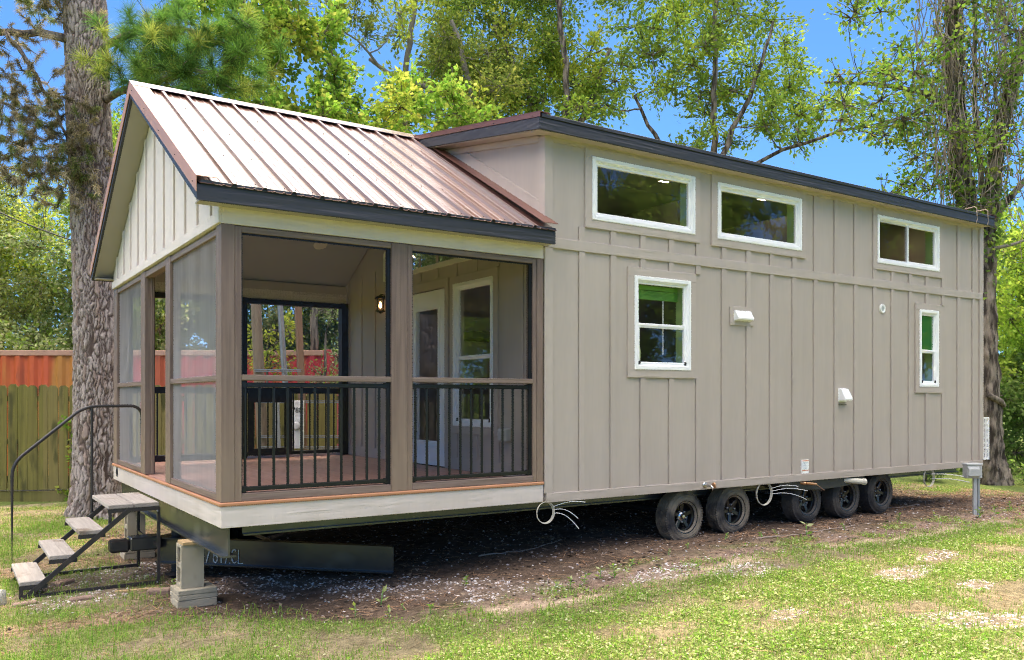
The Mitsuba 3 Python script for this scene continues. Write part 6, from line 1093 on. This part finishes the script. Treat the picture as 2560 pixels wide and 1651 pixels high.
leafy('wood_edge_shrub', 'bright green thicket right of the home near the ground', RIGHT_WOOD_B, [(15.6, 1.8, -0.1), (15.6, 1.8, 1.0), (15.6, 1.8, 2.2)], 0.06, 620, BRIGHT2, (0.07, 0.12), 53, cat='shrub', slim=0.7, kinds=(DEEP, 0.35))
rb = np.random.default_rng(77)
for i, (cx, cy, zz, s, lab) in enumerate(((11.4, 0.75, 0.35, 0.42, 'dark green bush at the foot of the vine tree'), (12.3, 0.55, 0.42, 0.5, 'dark green bush right of the vine tree'), (10.6, 2.4, 0.3, 0.4, 'low dark bush behind the right end of the home'), (13.4, 0.3, 0.3, 0.42, 'low fern like bush at the right picture edge'))):
    cl = [(cx + rb.normal(0, s * 0.6), cy + rb.normal(0, s * 0.6), max(0.12, zz + rb.normal(0, s * 0.4)), s * (0.5 + 0.3 * rb.random())) for _ in range(7)]
    leafy('bush', lab, cl, [on(cx, cy, -0.05), on(cx, cy, 0.2), on(cx, cy, zz + 0.2)], 0.02, 900, DEEP + LEAFG[:1], (0.05, 0.09), 60 + i, cat='bush', twigs=10)

# the vine covered tree at the right end
vt = Tree('vine_tree', 'tall forked tree hung with dry vines and creepers beyond the right end of the home', 'tree', None, 71)
vt.limb([(11.05, 1.36, -0.1), (11.0, 1.37, 0.25), (10.94, 1.41, 1.5), (10.89, 1.44, 3.0), (10.89, 1.44, 4.4), (10.93, 1.42, 5.0)], 0.23, 0.17, 60, 0.0, 220); furrow(vt, 1)
vt.limb([(11.08, 1.33, -0.15), (11.0, 1.37, 0.45)], 0.36, 0.22, 48, 0.0, 24); furrow(vt, 2)
vt.limb([(10.9, 1.44, 4.3), (10.63, 1.61, 5.0), (10.48, 1.71, 6.0), (10.42, 1.75, 7.3), (10.42, 1.75, 8.8), (10.39, 1.77, 10.2)], 0.19, 0.14, 48, 0.0, 220); furrow(vt, 3)
vt.limb([(10.9, 1.42, 4.6), (11.0, 1.37, 5.3), (11.06, 1.33, 6.0), (11.24, 1.21, 7.0), (11.48, 1.05, 7.9), (11.8, 0.85, 9.2)], 0.16, 0.11, 48, 0.0, 180); furrow(vt, 4)
vt.limb([(10.9, 1.45, 4.9), (10.85, 1.55, 6.2), (10.8, 1.6, 7.6), (10.9, 1.6, 9.8)], 0.05, 0.03, 12, 0.012)
vt.limb([(10.93, 1.41, 4.6), (11.1, 1.3, 5.0), (11.35, 1.13, 5.4), (11.7, 0.9, 5.75), (12.2, 0.6, 6.2)], 0.07, 0.04, 8, 0.012)
vt.limb([(10.5, 1.7, 6.6), (9.9, 2.0, 7.1), (9.2, 2.5, 7.3), (8.4, 3.0, 7.25)], 0.06, 0.025, 8, 0.02)
for q in sorted(VINE_CROWN, key=lambda q: q[2]): vt.clump(q[:3], q[3], int(190 * (q[3] / 0.6) ** 2), LEAFG + DEEP[:1] if vt.r.random() < 0.5 else BRIGHT, twigs=12)
# creeper leaves that sit on the stems
N = np.array(vt.nodes); pick = N[(N[:, 2] > 3.6) & (np.hypot(N[:, 0] - 10.8, N[:, 1] - 1.5) < 0.9)]
r = vt.r
P = pick[r.integers(0, len(pick), 3600)] + r.normal(0, 0.17, (3600, 3)) + np.array([0, 0, 1]) * r.normal(0, 0.2, (3600, 1))
vt.lp.append(P); vt.ld.append(r.normal(0, 1, (3600, 3)) + [0, -0.8, -0.5]); C = np.array(DEEP + LEAFG); vt.lc.append(C[r.integers(0, len(C), 3600)] * (0.7 + 0.7 * r.random((3600, 1))))
tot += vt.done((0.06, 0.11), 'tree_bark', 0.75)
vines = []
for i in range(120):
    x0, side = [(10.38, 0), (11.15, 1), (10.12, 2), (9.95, 3), (10.98, 4)][int(r.integers(0, 5))]
    z1 = r.uniform(6.2, 10.0); L = r.uniform(0.8, 3.2); n = 12; s = np.linspace(0, 1, n)
    y0 = 1.55 - (x0 - 10.75) * 0.62
    wob = np.cumsum(r.normal(0, 0.05, (n, 2)), 0)
    vines.append(tube(np.stack([x0 + r.normal(0, 0.13) + wob[:, 0], y0 - 0.18 + r.normal(0, 0.12) + wob[:, 1], z1 - L * s], 1), np.linspace(0.010, 0.006, n) * r.uniform(0.6, 1.6), 4, cap=False))
for i in range(55):
    z1 = r.uniform(5.4, 9.0); a0 = r.uniform(0, 6.28); n = 14; s = np.linspace(0, 1, n); rad_ = r.uniform(0.1, 0.4); x0 = r.choice([10.45, 11.05, 10.75, 10.1])
    vines.append(tube(np.stack([x0 + rad_ * np.cos(a0 + s * 4), 1.4 - (x0 - 10.75) * 0.62 - 0.15 + rad_ * 0.6 * np.sin(a0 + s * 4), z1 - 0.8 * s + 0.25 * np.sin(s * 7)], 1), np.full(n, 0.009), 4, cap=False))
obj('hanging_vines', join(vines), 'dry_vine', vt.key, kind='stuff', smooth=True)
obj('dead_stub', tube([(10.93, 1.3, 4.25), (11.15, 1.05, 4.32), (11.36, 0.92, 4.42)], [0.035, 0.028, 0.015], 8), 'pale_bark', vt.key, smooth=True)
obj('burl', tube([(10.72, 1.30, 1.62), (10.9, 1.17, 1.50), (11.12, 1.22, 1.42)], [0.05, 0.055, 0.04], 10), 'tree_bark', vt.key, smooth=True)
for x, z in ((7.45, 4.6), (7.75, 4.62)):
    s = np.linspace(0, 1, 9)
    k = thing('vine_tendril', 'dry vine tendril hanging over the right end of the eave', 'vine', 'vine tendrils over the eave'); scene[k] = mikit.ply(tube(np.stack([x - 0.08 * s + 0.02 * np.sin(s * 9), -0.05 - 0.20 * np.minimum(s * 2, 1) - 0.0 * s, 4.27 + 0.02 - 0.42 * np.maximum(s - 0.42, 0)], 1), np.linspace(0.008, 0.004, 9), 5), 'dry_vine', smooth=True)

# ------------------------------------------------------------------ the pine
pt = thing('pine_tree', 'big pine with plated bark standing behind the left corner of the porch', 'tree')
axis_pts = np.array([(-2.86, 7.75, -0.45), (-2.855, 7.752, -0.2), (-2.85, 7.75, 0.2), (-2.845, 7.746, 1.8), (-2.88, 7.77, 4.2), (-2.95, 7.815, 5.8), (-3.00, 7.85, 7.7), (-3.08, 7.9, 10.0), (-3.1, 7.9, 13.0)])
nz, na = 900, 190
zz = np.linspace(-0.42, 11.0, nz); ctr = np.stack([np.interp(zz, axis_pts[:, 2], axis_pts[:, c]) for c in (0, 1)], 1)
k_ = np.ones(61) / 61
for c in (0, 1): ctr[:, c] = np.convolve(np.pad(ctr[:, c], 30, mode='edge'), k_, 'valid')
rad = np.interp(zz, [-0.45, -0.2, 0.1, 0.6, 2, 5, 8, 11], [0.47, 0.43, 0.372, 0.338, 0.325, 0.315, 0.30, 0.27])
th = np.arange(na) * 2 * np.pi / na
TH, ZZ = np.meshgrid(th, zz)
rp = np.random.default_rng(3)
# bark plates: cells stretched upwards on the unrolled trunk; the cracks between them are cut in
seeds = np.stack([rp.uniform(0, 2 * np.pi, 3000), rp.uniform(-0.6, 11.3, 3000)], 1)
sc_ = np.array([0.33 / 0.046, 1 / 0.26])
S = np.vstack([seeds + [o, 0] for o in (-2 * np.pi, 0, 2 * np.pi)]) * sc_
warp = meshkit.fbm(np.stack([np.cos(TH) * 2, np.sin(TH) * 2, ZZ * 4], -1), 3, 9) - 0.5
warp2 = meshkit.fbm(np.stack([np.cos(TH) * 6, np.sin(TH) * 6, ZZ * 16], -1), 2, 10) - 0.5
Q = np.stack([(TH + warp * 0.34 + warp2 * 0.10) * sc_[0], (ZZ + warp * 0.16) * sc_[1]], -1).reshape(-1, 2)
dd, ii = cKDTree(S).query(Q, 3)
gap = ((dd[:, 1] - dd[:, 0])).reshape(TH.shape)
which = (ii[:, 0] % 3000).reshape(TH.shape)
plate = sstep(0.02, 0.34, gap)
pr_ = rp.random(3000)[which]
ridge = meshkit.fbm(np.stack([np.cos(TH) * 3, np.sin(TH) * 3, ZZ * 7], -1), 3, 5)
fine = meshkit.fbm(np.stack([np.cos(TH) * 9, np.sin(TH) * 9, ZZ * 14], -1), 3, 6)
R_ = rad[:, None] + 0.030 * plate * (0.65 + 0.5 * pr_) - 0.024 + 0.02 * (ridge - 0.5) + 0.014 * (fine - 0.5) * plate
flare = np.clip((0.5 - ZZ) / 0.9, 0, 1) ** 2; R_ += flare * 0.07 * np.sin(TH * 5 + 1.3)
v = np.stack([ctr[:, :1] + R_ * np.cos(TH), ctr[:, 1:] + R_ * np.sin(TH), ZZ], -1)
i, j = np.meshgrid(np.arange(nz - 1), np.arange(na), indexing='ij')
q = np.stack([i * na + j, i * na + (j + 1) % na, (i + 1) * na + (j + 1) % na, (i + 1) * na + j], -1).reshape(-1, 4)
base = np.array((0.38, 0.32, 0.285)) * (0.75 + 0.55 * fine)[..., None]
base = base * (1 - 0.45 * (pr_ > 0.78)[..., None]) + np.array((0.29, 0.185, 0.135)) * (0.45 * (pr_ > 0.78)[..., None])
crack = np.array((0.085, 0.06, 0.05))
C = crack + (base - crack) * sstep(0.0, 0.22, gap)[..., None]
obj('trunk', (v.reshape(-1, 3), np.vstack([q[:, [0, 1, 2]], q[:, [0, 2, 3]]])), 'pine_bark', pt, smooth=True, color=np.clip(C, 0, 1).reshape(-1, 3))
rp = np.random.default_rng(15)
limbs, tips = [], []
def plimb(pts, r0, r1, n=14, wob=0.012):
    P = np.asarray(pts, float); t = np.linspace(0, 1, len(P)); s = np.linspace(0, 1, n)
    Q = np.stack([np.interp(s, t, P[:, c]) for c in range(3)], 1)
    Q[1:-1] = (Q[:-2] + 2 * Q[1:-1] + Q[2:]) / 4; Q[1:-1] += rp.normal(0, wob, (n - 2, 3))
    limbs.append(tube(Q, np.linspace(r0, r1, n), 9, cap=False)); return Q
Lm = plimb([(-3.0, 7.8, 6.95), (-3.29, 7.75, 6.99), (-3.69, 8.0, 7.05), (-4.29, 8.3, 7.0), (-5.2, 8.6, 7.1)], 0.075, 0.035)
L2 = plimb([(-4.05, 8.1, 7.0), (-3.96, 7.95, 6.85), (-3.66, 7.75, 6.3), (-3.44, 7.6, 5.85), (-3.28, 7.5, 5.4), (-3.2, 7.45, 5.0)], 0.035, 0.012, 18)
L3 = plimb([(-3.05, 7.8, 7.5), (-3.35, 7.7, 7.62), (-3.7, 7.6, 7.6)], 0.05, 0.03)
B1 = plimb([(-2.75, 7.6, 6.1), (-2.5, 6.9, 6.15), (-2.3, 6.2, 6.02), (-2.15, 5.8, 6.05), (-1.95, 5.6, 6.08), (-1.65, 5.4, 6.02)], 0.06, 0.02, 18)
B2 = plimb([(-2.78, 7.6, 6.9), (-2.4, 6.6, 6.95), (-1.9, 6.0, 6.8), (-1.2, 5.6, 6.5)], 0.05, 0.018, 18)
def tufts(n, centers, spread, near, n_need, length, cols, name, lab, w=0.0045, droop=0.15):
    V, F, Cc = [], [], []
    c = np.asarray(centers, float); k = rp.integers(0, len(c), n)
    P = c[k] + rp.normal(0, 1, (n, 3)) * np.asarray(spread)
    near = list(np.asarray(near)); P = P[np.argsort(np.min(np.linalg.norm(P[:, None] - np.asarray(near)[None], axis=2), axis=1))]
    for p in P:
        N_ = np.asarray(near); a = N_[np.argmin(np.linalg.norm(N_ - p, axis=1))]; near.append(p)
        ax = p - a; L = np.linalg.norm(ax); ax = ax / (L + 1e-9) + np.array([0, 0, 0.25]); ax /= np.linalg.norm(ax)
        m = (a + p) / 2 + rp.normal(0, 0.04, 3); limbs.append(tube([a, m, p], [0.006, 0.0045, 0.003], 5, cap=False))
        d = ax * 0.55 + rp.normal(0, 0.55, (n_need, 3)); d /= np.linalg.norm(d, axis=1, keepdims=True)
        d[:, 2] -= droop * rp.random(n_need); s = np.cross(d, rp.normal(0, 1, (n_need, 3))); s /= np.linalg.norm(s, axis=1, keepdims=True) + 1e-9
        l = (length[0] + (length[1] - length[0]) * rp.random(n_need))[:, None]
        o = p - ax * rp.random((n_need, 1)) * 0.14
        mid = o + d * l * 0.55; tip = o + d * l - np.array([0, 0, 1]) * (droop * l * 0.5)
        V.append(np.stack([o - s * w / 2, o + s * w / 2, mid + s * w / 2, mid - s * w / 2, tip], 1).reshape(-1, 3))
        tone = 0.7 + 0.6 * rp.random(); col = np.asarray(cols)[rp.integers(0, len(cols))]
        Cc.append(np.repeat(np.clip(col * tone * (0.75 + 0.5 * rp.random((n_need, 1))), 0, 1), 5, 0))
    nv = len(np.vstack(V)) // 5; kk = np.arange(nv)[:, None] * 5
    obj(name, (np.vstack(V), np.vstack([kk + [0, 1, 2], kk + [0, 2, 3], kk + [3, 2, 4]])), 'leaf', pt, color=np.vstack(Cc), kind='stuff', label=lab)
NEEDLE = [(0.15, 0.30, 0.05), (0.11, 0.23, 0.045), (0.20, 0.34, 0.06), (0.34, 0.40, 0.08), (0.09, 0.18, 0.04)]
DULL = [(0.36, 0.32, 0.17), (0.27, 0.33, 0.11), (0.46, 0.40, 0.26), (0.24, 0.21, 0.12)]
bc = [B1[7], B1[9], B1[11], B1[14], B1[16], B2[6], B2[9], B2[12], B2[14], B2[16], (B1[9] + B2[8]) / 2, (B1[13] + B2[12]) / 2, B1[4] + [0.1, -0.2, 0.1], (-2.55, 6.9, 6.6)]
tufts(190, bc, (0.34, 0.28, 0.22), np.vstack([B1[3:], B2[3:]]), 120, (0.18, 0.32), NEEDLE, 'needles', 'bright green pine needle tufts over the porch ridge', 0.0052, 0.12)
lc = [Lm[9], Lm[12], L2[9], L2[12], L2[14], L2[17] + [0, 0, -0.3], L3[10], L2[12] + [-0.5, 0.1, -0.2], L2[10] + [-0.6, 0.1, -0.1], L2[16] + [-0.3, 0, -0.2], Lm[6] + [0, 0, 0.4], L2[8] + [-0.5, 0, 0], L2[14] + [-0.6, 0.1, -0.5], L3[13] + [-.2, 0, .3]]
tufts(620, lc, (0.29, 0.26, 0.26), np.vstack([Lm[5:], L2[4:], L3[6:]]), 85, (0.06, 0.11), DULL, 'dull_needles', 'dull brown green needle tufts left of the trunk', 0.0062, 0.3)
obj('branches', join(limbs), 'tree_bark', pt, smooth=True)

# creeper on the fence
iv = thing('fence_creeper', 'young green creeper climbing the board fence left of the pine', 'vine')
stems, lp = [], []
for pts in ([(-7.70, -0.1), (-7.72, 0.4), (-7.68, 0.9), (-7.74, 1.25)], [(-7.70, 0.9), (-7.5, 0.95), (-7.2, 0.75), (-7.05, 0.7)], [(-7.74, 1.1), (-7.85, 1.2)], [(-7.7, -0.1), (-7.45, -0.05), (-7.2, -0.08)], [(-7.7, -0.1), (-7.9, -0.05)]):
    P = np.array([back(a, FD - 0.03 + 0.01 * rp.normal(), b) for a, b in pts]); t = np.linspace(0, 1, len(P)); s = np.linspace(0, 1, 16)
    Qv = np.stack([np.interp(s, t, P[:, c]) for c in range(3)], 1) + rp.normal(0, 0.012, (16, 3)); stems.append(tube(Qv, 0.006, 5, cap=False)); lp.append(Qv[rp.integers(0, 16, 26)] + rp.normal(0, 0.035, (26, 3)) - FWD * 0.03)
obj('stem', join(stems), 'pale_bark', iv, smooth=True)
P = np.vstack(lp); V, F, c = leaf_mesh(P, np.broadcast_to(-FWD, P.shape), (0.06, 0.10), np.array(BRIGHT)[rp.integers(0, 4, len(P))], rp, -0.6, 0.8)
obj('leaves', (V, F), 'leaf', iv, color=c, kind='stuff')

# weeds that sprout from the bare soil
rw = np.random.default_rng(19)
spots = [(-0.30, -0.78, 0.10), (-0.12, -0.74, 0.12), (0.10, -0.70, 0.11), (0.22, -0.76, 0.13), (-0.40, -0.70, 0.08), (2.30, -0.18, 0.08), (2.75, -0.30, 0.07), (3.35, -0.45, 0.15), (3.0, -0.30, 0.08), (4.05, -0.45, 0.09), (5.3, -0.35, 0.10), (6.3, -0.85, 0.16), (6.9, -0.75, 0.14),
         (1.2, -0.45, 0.07), (1.6, -0.30, 0.06), (-1.55, -0.55, 0.09), (-1.85, -0.42, 0.11), (-1.65, -0.30, 0.06), (-2.05, -0.20, 0.10), (0.6, -0.55, 0.07), (5.9, -0.5, 0.09), (7.6, -0.6, 0.12), (-3.0, 1.85, 0.10), (-0.9, 0.0, 0.09)]
for x, y, h in spots:
    wd = thing('weed', 'small green weed sprouting from the bare soil beside the home', 'weed', 'small weeds along the bare soil')
    b = on(x, y, -0.005); nl = int(rw.integers(7, 13)); P, D = [], []
    top = b + np.array([rw.normal(0, 0.02), rw.normal(0, 0.02), h])
    obj('stem', tube([b, (b + top) / 2 + rw.normal(0, 0.006, 3), top], [0.004, 0.003, 0.002], 5), 'green_film', wd)
    for i in range(nl):
        s = 0.15 + 0.85 * i / nl; a = i * 2.4 + rw.normal(0, 0.3); P.append(b + (top - b) * s); D.append([math.cos(a), math.sin(a), 0.5])
    V, F, c = leaf_mesh(np.array(P), np.array(D) * 3, (h * 0.35, h * 0.6), np.array(LEAFG + PALE[:2])[rw.integers(0, 6, nl)], rw, 1.0, 0.5)
    obj('leaves', (V, F), 'blade', wd, color=c, kind='stuff')
bw_ = thing('weed', 'single broad leaved weed on the bare soil before the tow hitch', 'weed')
b = on(-1.72, 0.02, -0.01)
obj('stem', tube([b, b + [0.01, 0, 0.07], b + [0.02, 0.01, 0.13]], [0.005, 0.004, 0.002], 5), 'green_film', bw_)
a = np.array([[1, 0.2, 0.3], [-1, -0.2, 0.3], [0.3, -1, 0.4], [-0.4, 0.8, 0.5], [0.2, 0.1, 1.0], [0.6, 0.5, 0.9]]); V, F, c = leaf_mesh(np.array([b + [0, 0, 0.04]] * 4 + [b + [0.02, 0.01, 0.10]] * 2), a * 4, (0.06, 0.10), np.array([PALE[0]] * 6), rw, 1.0, 0.35)
obj('leaves', (V, F), 'blade', bw_, color=c, kind='stuff')

# trees behind the photographer: they show in the panes only
for i, (x, y, z0, n, lab) in enumerate(((12.5, -12.5, 4.2, 30, 'pine seen only as a reflection in the upper windows'), (17.0, -14.0, 5.5, 26, 'tall tree seen only as a reflection in the right windows'), (9.0, -15.0, 3.5, 24, 'leafy tree seen only as a reflection in the kitchen window'), (23.5, -10.8, 4.2, 46, 'far tree seen only as a reflection in the sliding window'))):
    rb = np.random.default_rng(90 + i)
    cl = [(x + rb.normal(0, 1.5), y + rb.normal(0, 1.3), z0 + 1.5 + rb.normal(0, 2.0), rb.uniform(0.8, 1.3)) for _ in range(int(n * 1.5))]
    leafy('roadside_tree', lab, cl, [on(x, y, -0.1), (x + 0.1, y, 3.0), (x + 0.2, y, 6.0), (x, y, 9.0)], 0.2, 230, LEAFG + BRIGHT[:2], (0.14, 0.24), 95 + i, twigs=9)
print('tree triangles', tot)
